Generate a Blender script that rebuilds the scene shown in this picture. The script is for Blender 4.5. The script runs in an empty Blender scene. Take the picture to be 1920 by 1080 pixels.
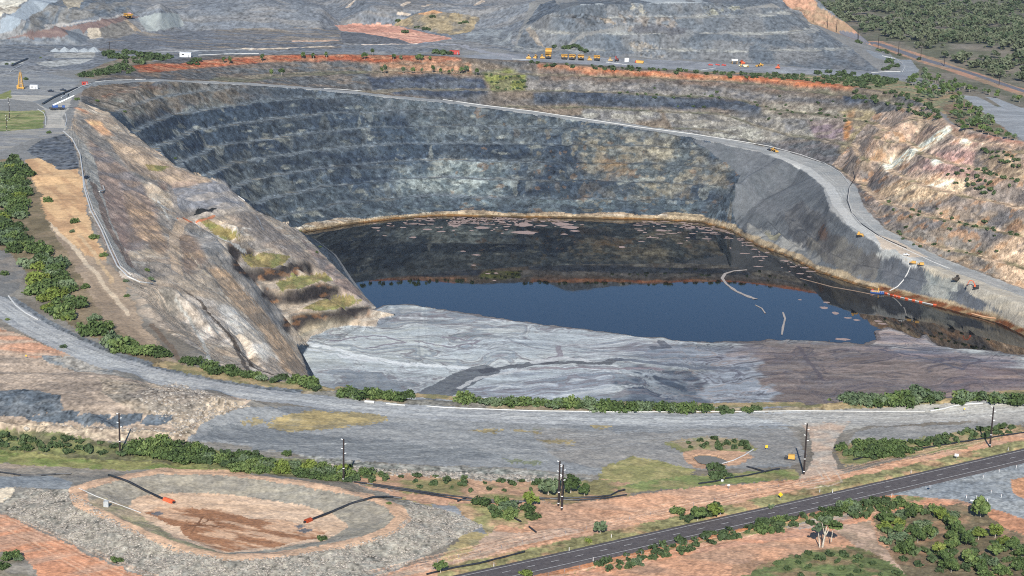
import bpy, bmesh, math, random
import numpy as np
from mathutils import Matrix, Vector
from mathutils.geometry import delaunay_2d_cdt

scene = bpy.context.scene
COL = scene.collection
R = math.radians
rng = np.random.default_rng(7)
random.seed(7)

# ---------------------------------------------------------------- camera
CAM_H = 215.0            # metres above the plain (the plain is z = 0)
FPX = 3400.0             # focal length in pixels of a 1920 wide frame
YH0, ROLL = -300.0, 0.028
_r = math.atan(ROLL)
PITCH = math.atan((540 - YH0) * math.cos(_r) / FPX)
fwd = Vector((0, math.cos(PITCH), -math.sin(PITCH)))
up0 = Vector((0, math.sin(PITCH), math.cos(PITCH)))
rt0 = Vector((1, 0, 0))
right = rt0 * math.cos(_r) + up0 * math.sin(_r)
up = up0 * math.cos(_r) - rt0 * math.sin(_r)
cam_d = bpy.data.cameras.new('camera')
cam = bpy.data.objects.new('camera', cam_d)
COL.objects.link(cam)
mw = Matrix((( right.x, up.x, -fwd.x, 0), (right.y, up.y, -fwd.y, 0), (right.z, up.z, -fwd.z, CAM_H), (0, 0, 0, 1)))
cam.matrix_world = mw
cam_d.sensor_width = 36.0
cam_d.lens = 36.0 * FPX / 1920.0
cam_d.clip_start = 1.0
cam_d.clip_end = 30000.0
scene.camera = cam
scene.render.resolution_x, scene.render.resolution_y = 1024, 576

# ---------------------------------------------------------------- light
SUN_EL, SUN_AZ = 33.0, 183.0      # behind the camera; azimuth clockwise from +Y
world = bpy.data.worlds.new('World')
scene.world = world
world.use_nodes = True
wn = world.node_tree
for n in list(wn.nodes): wn.nodes.remove(n)
sky = wn.nodes.new('ShaderNodeTexSky')
sky.sky_type = 'NISHITA'
sky.sun_disc = False
sky.sun_elevation = R(SUN_EL)
sky.sun_rotation = R(SUN_AZ)
sky.altitude = 100
sky.air_density, sky.dust_density, sky.ozone_density = 1.0, 0.0, 6.0
bg = wn.nodes.new('ShaderNodeBackground'); bg.inputs[1].default_value = 0.08
wo = wn.nodes.new('ShaderNodeOutputWorld')
wn.links.new(sky.outputs[0], bg.inputs[0]); wn.links.new(bg.outputs[0], wo.inputs[0])
sd = bpy.data.lights.new('sun', 'SUN')
sd.energy = 4.0; sd.angle = R(0.53); sd.color = (1.0, 0.965, 0.91)
sun = bpy.data.objects.new('sun', sd); COL.objects.link(sun)
sdir = Vector((math.sin(R(SUN_AZ)) * math.cos(R(SUN_EL)), math.cos(R(SUN_AZ)) * math.cos(R(SUN_EL)), math.sin(R(SUN_EL))))
sun.rotation_euler = sdir.to_track_quat('Z', 'Y').to_euler()
sun.location = sdir * 2000
scene.view_settings.view_transform = 'Standard'
scene.view_settings.look = 'None'
scene.view_settings.exposure = 0.58
scene.view_settings.gamma = 1.0
scene.cycles.use_denoising = False
scene.cycles.filter_width = 1.05
scene.cycles.max_bounces = 5
scene.cycles.diffuse_bounces = 2
scene.cycles.glossy_bounces = 2
scene.cycles.transparent_max_bounces = 6

# ---------------------------------------------------------------- survey: turning sightings into ground points
_RT, _UP, _FW = np.array(right), np.array(up), np.array(fwd)
def rays(P):
    P = np.asarray(P, float)[:, :2]
    d = (P[:, :1] - 960) / FPX * _RT + (540 - P[:, 1:2]) / FPX * _UP + _FW
    return d / d[:, 1:2]                       # unit step in +Y
def onz(px, py, z):
    d = rays([(px, py)])[0]
    t = (z - CAM_H) / d[2]
    return (d[0] * t, t, z)
def topx(X, Y, Z):
    v = np.stack([X, Y, np.asarray(Z) - CAM_H], -1)
    w = v @ _FW
    return 960 + FPX * (v @ _RT) / w, 540 - FPX * (v @ _UP) / w
def dens(P, step):
    out = []
    for a, b in zip(P[:-1], P[1:]):
        n = max(1, int(math.hypot(b[0] - a[0], b[1] - a[1]) / step))
        for k in range(n):
            out.append([a[i] + (b[i] - a[i]) * k / n for i in range(len(a))])
    out.append(list(P[-1]))
    return out

# ---------------------------------------------------------------- noise
def _hash(ix, iy, seed):
    h = (ix.astype(np.uint32) * np.uint32(374761393) + iy.astype(np.uint32) * np.uint32(668265263) + np.uint32(seed * 974711 + 13)) 
    h = (h ^ (h >> np.uint32(13))) * np.uint32(1274126177)
    h = h ^ (h >> np.uint32(16))
    return (h & np.uint32(0xffff)).astype(np.float32) / 65535.0
def vn(x, y, seed=0):
    x = np.asarray(x, np.float32); y = np.asarray(y, np.float32)
    fx, fy = np.floor(x), np.floor(y)
    ix, iy = fx.astype(np.int32), fy.astype(np.int32)
    tx, ty = x - fx, y - fy
    tx = tx * tx * (3 - 2 * tx); ty = ty * ty * (3 - 2 * ty)
    a = _hash(ix, iy, seed); b = _hash(ix + 1, iy, seed); c = _hash(ix, iy + 1, seed); d = _hash(ix + 1, iy + 1, seed)
    return a + (b - a) * tx + (c - a) * ty + (a - b - c + d) * tx * ty
def _hash3(ix, iy, iz, seed):
    return _hash(ix + iz * np.int32(7919), iy + iz * np.int32(104729), seed)
def vn3(x, y, z, seed=0):
    x, y, z = (np.asarray(a, np.float32) for a in (x, y, z))
    fx, fy, fz_ = np.floor(x), np.floor(y), np.floor(z)
    ix, iy, iz = fx.astype(np.int32), fy.astype(np.int32), fz_.astype(np.int32)
    tx, ty, tz = x - fx, y - fy, z - fz_
    tx = tx * tx * (3 - 2 * tx); ty = ty * ty * (3 - 2 * ty); tz = tz * tz * (3 - 2 * tz)
    r = []
    for k in (0, 1):
        a = _hash3(ix, iy, iz + k, seed); b = _hash3(ix + 1, iy, iz + k, seed); c = _hash3(ix, iy + 1, iz + k, seed); d = _hash3(ix + 1, iy + 1, iz + k, seed)
        r.append(a + (b - a) * tx + (c - a) * ty + (a - b - c + d) * tx * ty)
    return r[0] + (r[1] - r[0]) * tz
def fbm3(x, y, z, seed=0, octv=3):
    s, a, t = 0.0, 1.0, 0.0
    for k in range(octv):
        s = s + a * vn3(x, y, z, seed + k * 17); t += a
        a *= 0.6; x = x * 2.03 + 5.1; y = y * 2.03 + 3.7; z = z * 2.03 + 1.3
    return s / t
def fbm(x, y, seed=0, octv=3):
    s, a, t = 0.0, 1.0, 0.0
    for k in range(octv):
        s = s + a * vn(x, y, seed + k * 17); t += a
        a *= 0.55; x = x * 2.03 + 5.1; y = y * 2.03 + 3.7
    return s / t                               # 0..1, mean 0.5

# ---------------------------------------------------------------- terrain heights: a TIN of surveyed break lines
WZ = -117.0              # water level
TZ = WZ + 0.7            # tailings
TINP = []
def bl(pts, step=14):    # break line, (sight x, sight y, z)
    for p in dens(pts, step):
        TINP.append(onz(*p))
def bw(pts, step=20):    # break line in world metres
    for p in dens(pts, step): TINP.append(tuple(p))

RAMP = [(180,155,0),(300,150,-2),(460,157,-12),(600,167,-20),(720,179,-27),(860,193,-34),(1000,211,-41),(1150,231,-48),(1300,254,-55),
        (1440,282,-62),(1530,312,-67),(1574,350,-71),(1588,390,-76),(1630,430,-83),(1700,468,-90),(1780,503,-96),(1920,558,-100),(2060,610,-104)]
_rw = np.array([onz(*p) for p in dens(RAMP, 12)])
_tan = np.gradient(_rw[:, :2], axis=0); _tan /= np.linalg.norm(_tan, axis=1)[:, None]
_nrm = np.stack([-_tan[:, 1], _tan[:, 0]], 1)           # left of travel = outer side (towards the rim)
_hw = np.interp(np.arange(len(_rw)), [0, len(_rw) * .55, len(_rw) * .68, len(_rw) * .8, len(_rw)], [7, 9, 15, 14, 14])
for o in (-1.0, 0, 1.0):
    q = _rw[:, :2] + _nrm * (_hw * o)[:, None]
    for k in range(len(q)): TINP.append((q[k, 0], q[k, 1], _rw[k, 2]))
RAMP_L = _rw[:, :2] + _nrm * _hw[:, None]
RAMP_R = _rw[:, :2] - _nrm * _hw[:, None]

# rim of the pit
RIM = [(150,190,0),(158,165,0),(250,122,0),(330,112,0),(400,106,0),(500,104,0),(600,103,0),(800,106,0),(900,113,-1),(1000,118,-3),(1200,131,-6),(1400,143,-10),(1560,160,-11),
       (1680,178,-11),(1735,200,-11),(1775,234,-11),(1850,254,-11),(1920,268,-10),(2020,290,-10)]
bl(RIM)
RIMW = [(129,255,2),(150,300,3),(160,340,3),(172,400,4),(200,465,4),(240,520,3),(300,600,1),(400,680,0),(500,708,0),(640,735,0),(800,748,1),(1000,758,1),(1300,765,1),(1500,758,2),(1650,745,3),(1800,742,4),(1920,745,4),(2060,748,3)]
bl(RIMW)
bl([(150,190,0),(129,255,2)])
# water's edge and bank crest (far and right side)
SHORE = [(566,434),(660,419),(740,409),(830,403),(960,406),(1100,408),(1240,411),(1320,416),(1370,430),(1420,458),(1480,480),(1530,507),(1600,530),(1700,557),(1800,583),(1870,602),(1920,628),(2010,668)]
bl([(x, y + 1, WZ) for x, y in SHORE]); bl([(x, y - 8, WZ + 4) for x, y in SHORE])
bl([(x, y + 14, WZ - 4) for x, y in SHORE])
for x, y in SHORE[:9]: TINP.append(onz(x, y - 12, WZ + 4.5))
# left shore
LSH = [(-172,1478),(-140,1400),(-122,1330),(-106,1270),(-95,1238),(-112,1195),(-128,1155),(-131,1110),(-112,1040),(-90,990),(-50,900),(-35,860)]
LSH = [(x * 1.028, y * 1.028) for x, y in LSH]
bw([(x, y, WZ) for x, y in LSH]); bw([(x + 6, y, WZ - 3) for x, y in LSH])
bw([(-35,860,WZ-1),(60,842,WZ-1),(200,842,WZ-1),(300,846,WZ-1),(420,850,WZ-1)])
# pit floor
for X in range(-60, 420, 60):
    for Y in range(900, 1560, 60):
        px, py = topx(np.array([X]), np.array([Y]), np.array([WZ]))
        if py[0] > np.interp(px[0], [s[0] for s in SHORE], [s[1] for s in SHORE]) + 30 and X > np.interp(Y, [860,990,1110,1238,1400,1478], [-25,-80,-120,-85,-130,-160]):
            TINP.append((X, Y, WZ - 4))
# left ridge / west wall
for p in [(160,225,-3),(200,211,-10),(262,262,-25),(330,312,-43),(420,347,-52),(480,397,-72),(540,421,-92),
          (230,300,-14),(260,330,-20),(320,345,-46),(300,300,-34),(330,380,-48),(350,412,-49),(390,395,-50),(410,412,-52),(445,395,-55),(390,350,-49),(360,330,-46),
          (220,400,-4),(230,460,-3),(250,420,-9),(290,470,-12),(280,400,-24),(300,440,-24),(330,440,-38),(330,470,-26),(330,500,-14),
          (380,500,-22),(380,470,-36),(420,460,-42),(445,420,-53),(400,440,-48),(470,425,-64),(400,520,-26),
          (600,500,-103),(650,530,-108),(470,560,-62),(520,610,-84),(500,490,-80),(540,484,-82),(560,522,-91),(590,520,-92),(640,570,-103),(610,566,-102),(470,484,-77),
          (430,560,-48),(400,540,-28),(340,545,2),(300,540,4),(380,575,-14),(430,610,-30),(420,640,-18),(480,660,-40),(520,700,-34),(545,690,-52),(562,704,-44),(480,600,-60),(470,690,-14)]:
    TINP.append(onz(*p))
def cliff(L, hpx):       # rock step: crest line of sightings with heights, and its foot hpx lower in the view
    for x_, y_, z_ in dens(L, 8):
        p = onz(x_, y_, z_); TINP.append(p); f = (p[1] - 3.0) / p[1]
        d_ = rays([(x_, y_ + hpx)])[0]; t_ = p[1] - 3.0; TINP.append((d_[0] * t_, t_, CAM_H + d_[2] * t_))
cliff([(440,492,-74),(470,502,-79),(510,505,-81.5),(545,498,-83),(580,492,-90)], 22)
cliff([(490,530,-87),(520,545,-91),(560,545,-93),(600,534,-96),(636,538,-101)], 24)
cliff([(534,592,-102),(560,592,-104),(600,586,-104.5),(650,578,-105),(688,573,-107)], 20)
cliff([(425,455,-62),(450,462,-68),(476,468,-73)], 14)
# wall between the bank and the ramp, right side: rock shoulders
for p in [(1380,340,-76),(1420,380,-94),(1480,350,-82),(1500,420,-96),(1540,420,-90),(1560,460,-97),(1600,480,-100),(1470,440,-104),(1650,500,-103),(1730,535,-108)]:
    TINP.append(onz(*p))
# right wall
for p in [(1640,320,-60),(1700,330,-49),(1760,300,-33),(1700,270,-35),(1660,240,-24),(1760,400,-65),(1640,270,-38),(1600,270,-50)]:
    TINP.append(onz(*p))
# plain inside the belts outside the rim
for px in range(-300, 2300, 90):
    for py in (1160, 1100, 1040, 980, 930, 890, 850, 815, 790):
        if py < 800 and px < 500: continue
        TINP.append(onz(px, py, 0))
for p in [(0,560),(60,600),(130,640),(250,690),(400,725),(0,470),(60,440),(0,330),(60,350),(150,600),(220,625),(110,500),(200,570),(300,670),(350,695),(-120,500),(-120,350),(-200,600),(-200,700),(0,650),(120,700),(300,740),
          (0,240),(60,240),(100,220),(60,200),(0,180),(-150,240),(100,170),(0,140),(150,140),(200,120),(100,120),(-150,140),(50,100)]:
    TINP.append(onz(p[0], p[1], 0))
# slope under the pipeline road
for p in [(110,330,4),(140,420,4),(180,500,4)]: TINP.append(onz(*p))
# rubble platform
PAD = [(-60,786),(100,798),(230,806),(330,812),(400,775),(455,762),(470,750)]
bl([(x, y - 8, 4.5) for x, y in PAD]); bl([(x, y + 12, 0) for x, y in PAD])
for p in [(0,740,4),(150,760,5),(250,720,5),(350,740,6),(420,745,5),(200,790,5),(100,700,3)]: TINP.append(onz(*p))
# settling pond
CREST = [(205,896),(290,881),(420,885),(560,903),(690,928),(745,948),(762,968),(738,992),(690,1010),(600,1030),(500,1043),(430,1045),(350,1030),(270,1000),(210,970),(150,945),(140,915)]
CRC = CREST + CREST[:1]
bl([(x, y, 2.4) for x, y in CRC], 10)
_c = (440, 965)
bl([(_c[0] + (x - _c[0]) * .94, _c[1] + (y - _c[1]) * .92, 2.4) for x, y in CRC], 10)
FLOOR = [(270,928),(340,924),(450,932),(560,948),(620,967),(648,987),(600,1010),(480,1030),(420,1032),(340,1008),(280,975),(240,948)]
bl([(x, y, -.2) for x, y in FLOOR + FLOOR[:1]], 10)
bl([(500,970,-.5),(380,960,-.5)])
OUT = [(60,915),(10,930),(0,960),(60,985),(140,1020),(240,1065),(330,1100),(480,1125),(640,1105),(760,1060),(860,1010),(905,985),(850,960),(770,938)]
bl([(x, y, 0.0) for x, y in OUT], 12)
# far country: dumps and stockpile terraces
for px in range(-500, 2500, 110):
    TINP.append(onz(px, 84 - max(0, 0) , 0)) if px < 950 or px > 1700 else None
bl([(940,98,0),(1000,101,-2),(1300,112,-8),(1500,124,-10),(1640,132,-10)])
bl([(860,106,0),(1000,108,-2),(1180,122,-6),(1300,126,-8),(1500,134,-10),(1640,142,-10),(1700,148,-10)])
DUMPTOP = [(1090,6,45),(1200,4,45),(1330,4,44),(1450,5,42)]
bl(DUMPTOP)
bl([(1450,5,42),(1520,42,18),(1590,85,2),(1650,134,-10)])
bl([(1500,0,-10),(1580,62,-10),(1640,88,-10),(1760,125,-10),(1920,180,-10),(2200,270,-10)])
bl([(1800,178,-10),(1840,206,-10),(1900,252,-10)]); bl([(1880,196,-10),(1960,230,-10)]); TINP.append(onz(1720, 150, -10))
bl([(1000,70,10),(985,50,17),(1040,20,36)])
bl([(950,70,4),(960,40,14),(1000,5,34)])
bw([(120,2200,46),(250,2190,46),(350,2160,44)]); bw([(100,2600,46),(350,2600,46)])
for p in [(0,20,30),(60,0,36),(110,0,32),(60,40,22),(0,62,10),(75,58,12),(140,48,13),(240,28,14),(262,30,14),(335,24,14),(300,22,14),(120,70,2),(170,73,1),(250,66,1),(300,62,1),(340,52,1),
          (160,20,26),(240,12,24),(200,38,15),(100,50,16),(380,30,12),(480,20,18),(600,15,20),(700,10,22),(400,55,2),(600,60,1),(500,3,26),(820,5,26),(800,20,16),(870,26,14),(760,32,10),(800,58,2),(740,46,2),(640,45,1),(900,55,4),(900,20,20),(300,5,28)]:
    TINP.append(onz(*p))
for X in range(-1200, 1300, 150):
    for Y in (2500, 2750, 3000): 
        if not (50 < X < 400 and Y < 2700): TINP.append((X, Y, 24.0 if X < 60 else -10.0))
    TINP.append((X, 440, 0.0))
for Y in range(440, 3000, 120):
    TINP.append((-1300, Y, 0.0)); TINP.append((1300, Y, -10.0 if Y > 1300 else 0.0))
for p in [(560,1200),(520,1000),(480,800),(420,760),(620,1600),(650,1900)]: TINP.append((p[0], p[1], -10.0 if p[1] > 1300 else 0.0))

GX0, GY0, GS = -1000.0, 450.0, 1.5
NXG, NYG = 1335, 1535                     # X -1000..1000, Y 450..2750
def build_tin():
    P = np.array(TINP)
    res = delaunay_2d_cdt([Vector((a, b)) for a, b in P[:, :2]], [], [], 0, 0.05)
    V = np.array([(v.x, v.y) for v in res[0]])
    Z = np.array([P[o[0], 2] for o in res[3]])
    Zg = np.zeros((NYG, NXG), np.float32)
    for f in res[2]:
        p = V[list(f)]; z = Z[list(f)]
        i0 = max(0, int(math.ceil((p[:, 0].min() - GX0) / GS))); i1 = min(NXG - 1, int((p[:, 0].max() - GX0) / GS))
        j0 = max(0, int(math.ceil((p[:, 1].min() - GY0) / GS))); j1 = min(NYG - 1, int((p[:, 1].max() - GY0) / GS))
        if i1 < i0 or j1 < j0: continue
        xs = GX0 + GS * np.arange(i0, i1 + 1); ys = GY0 + GS * np.arange(j0, j1 + 1)
        (x0, y0), (x1, y1), (x2, y2) = p
        det = (y1 - y2) * (x0 - x2) + (x2 - x1) * (y0 - y2)
        if abs(det) < 1e-9: continue
        a = ((y1 - y2) * (xs[None] - x2) + (x2 - x1) * (ys[:, None] - y2)) / det
        b = ((y2 - y0) * (xs[None] - x2) + (x0 - x2) * (ys[:, None] - y2)) / det
        c = 1 - a - b
        m = (a >= -1e-6) & (b >= -1e-6) & (c >= -1e-6)
        sub = Zg[j0:j1 + 1, i0:i1 + 1]
        sub[m] = (a * z[0] + b * z[1] + c * z[2])[m]
    return Zg
def blur(A, r):
    for ax in (0, 1):
        pad = [(0, 0), (0, 0)]; pad[ax] = (r + 1, r)
        c = np.cumsum(np.pad(A, pad, mode='edge').astype(np.float64), axis=ax)
        A = (np.take(c, range(2 * r + 1, c.shape[ax]), ax) - np.take(c, range(0, c.shape[ax] - 2 * r - 1), ax)) / (2 * r + 1)
    return A.astype(np.float32)
def inpoly(x, y, P):
    P = np.asarray(P, float)
    ins = np.zeros(x.shape, bool)
    bb = np.nonzero((x >= P[:, 0].min()) & (x <= P[:, 0].max()) & (y >= P[:, 1].min()) & (y <= P[:, 1].max()))
    xs, ys = x[bb], y[bb]
    r = np.zeros(xs.shape, bool)
    x0, y0 = P[-1]
    for x1, y1 in P:
        if y0 != y1:
            c = ((y0 > ys) != (y1 > ys)) & (xs < (x1 - x0) * (ys - y0) / (y1 - y0) + x0)
            r ^= c
        x0, y0 = x1, y1
    ins[bb] = r
    return ins
def linedist(x, y, L, reach):
    """distance to a polyline (inf beyond reach)"""
    L = np.asarray(L, float)[:, :2]
    d = np.full(x.shape, 1e9, np.float32)
    sel = np.nonzero((x > L[:, 0].min() - reach) & (x < L[:, 0].max() + reach) & (y > L[:, 1].min() - reach) & (y < L[:, 1].max() + reach))
    xs, ys = x[sel], y[sel]
    ds = np.full(xs.shape, 1e9, np.float32)
    for a, b in zip(L[:-1], L[1:]):
        e = b - a; n = max(1e-9, e @ e)
        t = np.clip(((xs - a[0]) * e[0] + (ys - a[1]) * e[1]) / n, 0, 1)
        ds = np.minimum(ds, np.hypot(xs - a[0] - t * e[0], ys - a[1] - t * e[1]))
    d[sel] = ds
    return d

ZG = build_tin()
ZG = blur(ZG, 1)
gx, gy = np.meshgrid(GX0 + GS * np.arange(NXG, dtype=np.float32), GY0 + GS * np.arange(NYG, dtype=np.float32))
def pxpoly(P, z=0.0):
    return [onz(p[0], p[1], p[2] if len(p) > 2 else z)[:2] for p in dens(P + P[:1], 12)]
PITP = [onz(*p)[:2] for p in dens(RIM, 14)] + [onz(*p)[:2] for p in dens(RIMW[::-1], 14)]
pit_m = inpoly(gx, gy, PITP)
ramp_poly = list(map(tuple, RAMP_L)) + list(map(tuple, RAMP_R[::-1]))
ramp_m = inpoly(gx, gy, ramp_poly)
soft = np.clip(blur(pit_m.astype(np.float32), 4) * 1.6 - .6, 0, 1)
rampsoft = np.clip(blur(ramp_m.astype(np.float32), 3) * 2.2, 0, 1)
_q = np.clip((gx - 190) / 80, 0, 1); hb = 13.0 + 4.5 * _q * _q * (3 - 2 * _q)
wob = (fbm(gx / 80, gy / 80, 3, 3) - .5) * 5
zz = ZG + wob
t = zz / hb; fl = np.floor(t); fr = t - fl
st = (fl + np.clip((fr - .38) / .62, 0, 1)) * hb - wob * .55
benchw = soft * (1 - rampsoft) * np.clip((ZG - (WZ + 6)) / 8, 0, 1) * np.clip((-1.0 - ZG) / 6, 0, 1)
scree = inpoly(gx, gy, pxpoly([(1300,268,-60),(1440,290,-64),(1540,330,-72),(1560,400,-80),(1540,420,-90),(1480,400,-94),(1400,398,-98),(1385,330,-76)]))
benchw *= 1 - .93 * np.clip(blur(scree.astype(np.float32), 4), 0, 1)
west = inpoly(gx, gy, [onz(*p)[:2] for p in [(120,200,0),(200,211,-10),(262,262,-25),(330,312,-45),(420,347,-65),(480,397,-85),(560,425,-104)]] + [(-60,1300),(-60,900),(-20,850),onz(500,708,0)[:2],onz(240,520,3)[:2],onz(150,300,3)[:2]])
wsoft = blur(west.astype(np.float32), 5)
benchw *= 1 - wsoft * .88
gully = inpoly(gx, gy, [onz(*p)[:2] for p in [(300,520,4),(400,540,-30),(480,590,-60),(560,640,-90),(575,712,-44),(470,712,0),(300,610,1)]])
benchw *= 1 - blur(gully.astype(np.float32), 5) * .85
ZG = ZG + benchw * (st - ZG)
BERM = ((fr > .02) & (fr < .40)).astype(np.float32) * benchw
# dump lifts
dump_m = inpoly(gx, gy, pxpoly([(945,98,0),(1300,112,-8),(1650,134,-10),(1590,85,2),(1520,42,18),(1450,5,42)]) + [(380,2150),(360,2700),(60,2700),onz(1090,6,45)[:2],onz(1040,20,36)[:2],onz(985,50,17)[:2]])
dsoft = np.clip(blur(dump_m.astype(np.float32), 5) * 1.3 - .2, 0, 1)
t = (ZG + (fbm(gx / 90, gy / 90, 9, 2) - .5) * 4) / 15.0; fl = np.floor(t)
DBERM = ((t - fl) < .3).astype(np.float32) * dsoft
ZG = ZG + dsoft * .85 * np.clip(ZG / 4, 0, 1) * ((fl + np.clip((t - fl - .25) / .75, 0, 1)) * 15 - ZG)
rough = np.clip(blur((pit_m & ~ramp_m).astype(np.float32), 2), 0, 1) * np.clip((ZG - WZ - 3) / 6, 0, 1)
ZG += rough * (1 - .7 * blur(scree.astype(np.float32), 3)) * (1 - .55 * wsoft) * ((fbm(gx / 26, gy / 26, 21, 3) - .5) * 3 + (fbm(gx / 7, gy / 7, 22, 3) - .5) * 1.6)
# ribs running down the west wall and the promontory
ZG += wsoft * rough * ((fbm(gx / 22, gy / 14, 31, 4) - .5) * 3.5)
farm = np.clip((gy - 1800) / 60, 0, 1) * (1 - dsoft) * (gx < 330)
ZG += farm * ((fbm(gx / 40, gy / 55, 41, 4) - .5) * 9) 
ZG += dsoft * (fbm(gx / 12, gy / 30, 43, 3) - .5) * 3
near = np.clip((820 - gy) / 40, 0, 1)
ZG += (fbm(gx / 30, gy / 30, 51, 3) - .5) * .9 * near
GULLY = [(346,545),(372,562),(392,588),(412,606),(430,626),(442,648),(456,662),(478,690),(512,702)]
_gl = linedist(gx, gy, [onz(a, b, c)[:2] for (a, b), c in zip(GULLY, (2,-10,-18,-24,-30,-30,-34,-28,-30))], 20)
ZG -= 4.5 * np.exp(-(_gl / 2.6) ** 2) * wsoft
def zat(X, Y):
    X = np.asarray(X, np.float32); Y = np.asarray(Y, np.float32)
    u = np.clip((X - GX0) / GS, 0, NXG - 1.001); v = np.clip((Y - GY0) / GS, 0, NYG - 1.001)
    i, j = u.astype(np.int32), v.astype(np.int32); a, b = u - i, v - j
    return (ZG[j, i] * (1 - a) + ZG[j, i + 1] * a) * (1 - b) + (ZG[j + 1, i] * (1 - a) + ZG[j + 1, i + 1] * a) * b
def gat(A, X, Y):
    u = np.clip((X - GX0) / GS, 0, NXG - 1.001); v = np.clip((Y - GY0) / GS, 0, NYG - 1.001)
    i, j = u.astype(np.int32), v.astype(np.int32); a, b = u - i, v - j
    return (A[j, i] * (1 - a) + A[j, i + 1] * a) * (1 - b) + (A[j + 1, i] * (1 - a) + A[j + 1, i + 1] * a) * b
def hits(P):
    """ground points under a list of sightings"""
    d = rays(P)
    ys = np.concatenate([np.arange(480, 2700, 1.5), np.geomspace(2700, 12000, 60)]).astype(np.float32)
    out = []
    for k in range(len(d)):
        x = d[k, 0] * ys; z = CAM_H + d[k, 2] * ys
        g = np.maximum(zat(x, ys), WZ)
        below = np.nonzero(z < g)[0]
        j = below[0] if len(below) else len(ys) - 1
        if j > 0:
            a0 = z[j - 1] - g[j - 1]; a1 = z[j] - g[j]
            t = a0 / max(1e-6, a0 - a1)
        else: t = 0
        Y = ys[max(j - 1, 0)] + (ys[j] - ys[max(j - 1, 0)]) * min(max(t, 0), 1)
        out.append((d[k, 0] * Y, Y, CAM_H + d[k, 2] * Y))
    return out
def hit(px, py): return hits([(px, py)])[0]
HAZE = 0.000018

# ---------------------------------------------------------------- ground mesh and its colours
du = np.concatenate([np.linspace(-.50, -.312, 70)[:-1], np.linspace(-.312, .312, 1400), np.linspace(.312, .50, 70)[1:]]).astype(np.float32)
ys = np.concatenate([np.arange(430, 490, 3.0), np.arange(490, 700, .85), np.arange(700, 1000, 1.7), np.arange(1000, 1130, 1.2), np.arange(1130, 1740, .72), np.arange(1740, 1850, 1.1), np.arange(1850, 2250, 1.8), np.arange(2250, 2600, 5), np.geomspace(2600, 12000, 60)]).astype(np.float32)
U, GY = np.meshgrid(du, ys)
GXm = U * GY
GZ = zat(GXm, GY)
NYM, NXM = GXm.shape
# fine relief of loose rock and soil
GZ += (vn(GXm / 2.2, GY / 2.2, 61) - .5) * .35 * np.clip((1100 - GY) / 200, 0.3, 1)
x, y, z = GXm.ravel(), GY.ravel(), GZ.ravel()
N = len(x)
_e = 3.0
_e = 1.8
SLX = (zat(x + _e, y) - zat(x - _e, y)) / (2 * _e); SLY = (zat(x, y + _e) - zat(x, y - _e)) / (2 * _e)
SLOPE = np.hypot(SLX, SLY)
WS = gat(wsoft, x, y)
yt = 1050 + (y - 1050) * (1 - .68 * np.clip(WS * 1.5 - .2, 0, 1))   # the west wall is bedded along its strike
yv = yt + 1.3 * z
W1x = fbm(x / 28, yv / 28, 101) - .5; W1y = fbm(x / 28, yv / 28, 102) - .5
W2x = fbm3(x / 6, yt / 6, z / 6, 103, 2) - .5; W2y = fbm3(x / 6, yt / 6, z / 6, 104, 2) - .5
JX = vn3(x / .9, y / .9, z / .9, 105) - .5; JY = vn3(x / .9, y / .9, z / .9, 106) - .5
def lin(c):
    c = np.asarray(c, float) / 255
    return np.where(c < .04045, c / 12.92, ((c + .055) / 1.055) ** 2.4)
CL = np.zeros((N, 3), np.float32); CL[:] = lin((126, 125, 126))
FINE = np.full(N, .11, np.float32)
RKA = np.zeros(N, np.float32)
MID = np.full(N, .13, np.float32)
STR = np.zeros(N, np.float32)
def aniso(s, lam):
    lx, ly = lam[0], lam[1]
    a = R(lam[2]) if len(lam) > 2 else 0
    ca, sa = math.cos(a), math.sin(a)
    return (x[s] * ca + yv[s] * sa) / lx, (-x[s] * sa + yv[s] * ca) / ly
_seed = [200]
def apply(s, c1, c2=None, lam=(14, 14), cover=.5, sharp=3.0, g=1.0, fine=None, mid=None, st=None, a=1.0, octv=3):
    if len(s) == 0: return
    col = np.tile(lin(c1) * g, (len(s), 1)).astype(np.float32)
    if c2 is not None:
        _seed[0] += 7
        u, v = aniso(s, lam)
        t = np.clip((fbm(u, v, _seed[0], octv) - (1 - cover) - (.5 - cover) * -.0) * sharp * 2 + .5, 0, 1)[:, None]
        col = col * (1 - t) + (lin(c2) * g) * t
    CL[s] = CL[s] * (1 - a) + col * a
    if fine is not None: FINE[s] = fine
    if mid is not None: MID[s] = mid
    if st is not None: STR[s] = st
def wp(P, zed=None):
    if zed is None: return [h[:2] for h in hits(dens(P + P[:1], 12))]
    return [onz(p[0], p[1], zed)[:2] for p in dens(P + P[:1], 12)]
def region(P, amp=4.0, jit=0.0, fineamp=None, zed=None):
    Pw = wp(P, zed)
    if fineamp is None: fineamp = amp * .6
    xa = x + W1x * amp * 2.2 + W2x * fineamp + JX * jit; ya = y + (W1y * amp * 2.2 + W2y * fineamp + JY * jit) * 1.3
    return np.nonzero(inpoly(xa, ya, Pw))[0]
def paint(P, c1, c2=None, amp=4.0, jit=1.0, zed=None, cond=None, fineamp=None, **k):
    s = region(P, amp, jit, fineamp, zed)
    if cond is not None: s = s[cond(s)]
    apply(s, c1, c2, **k)
    return s
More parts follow.
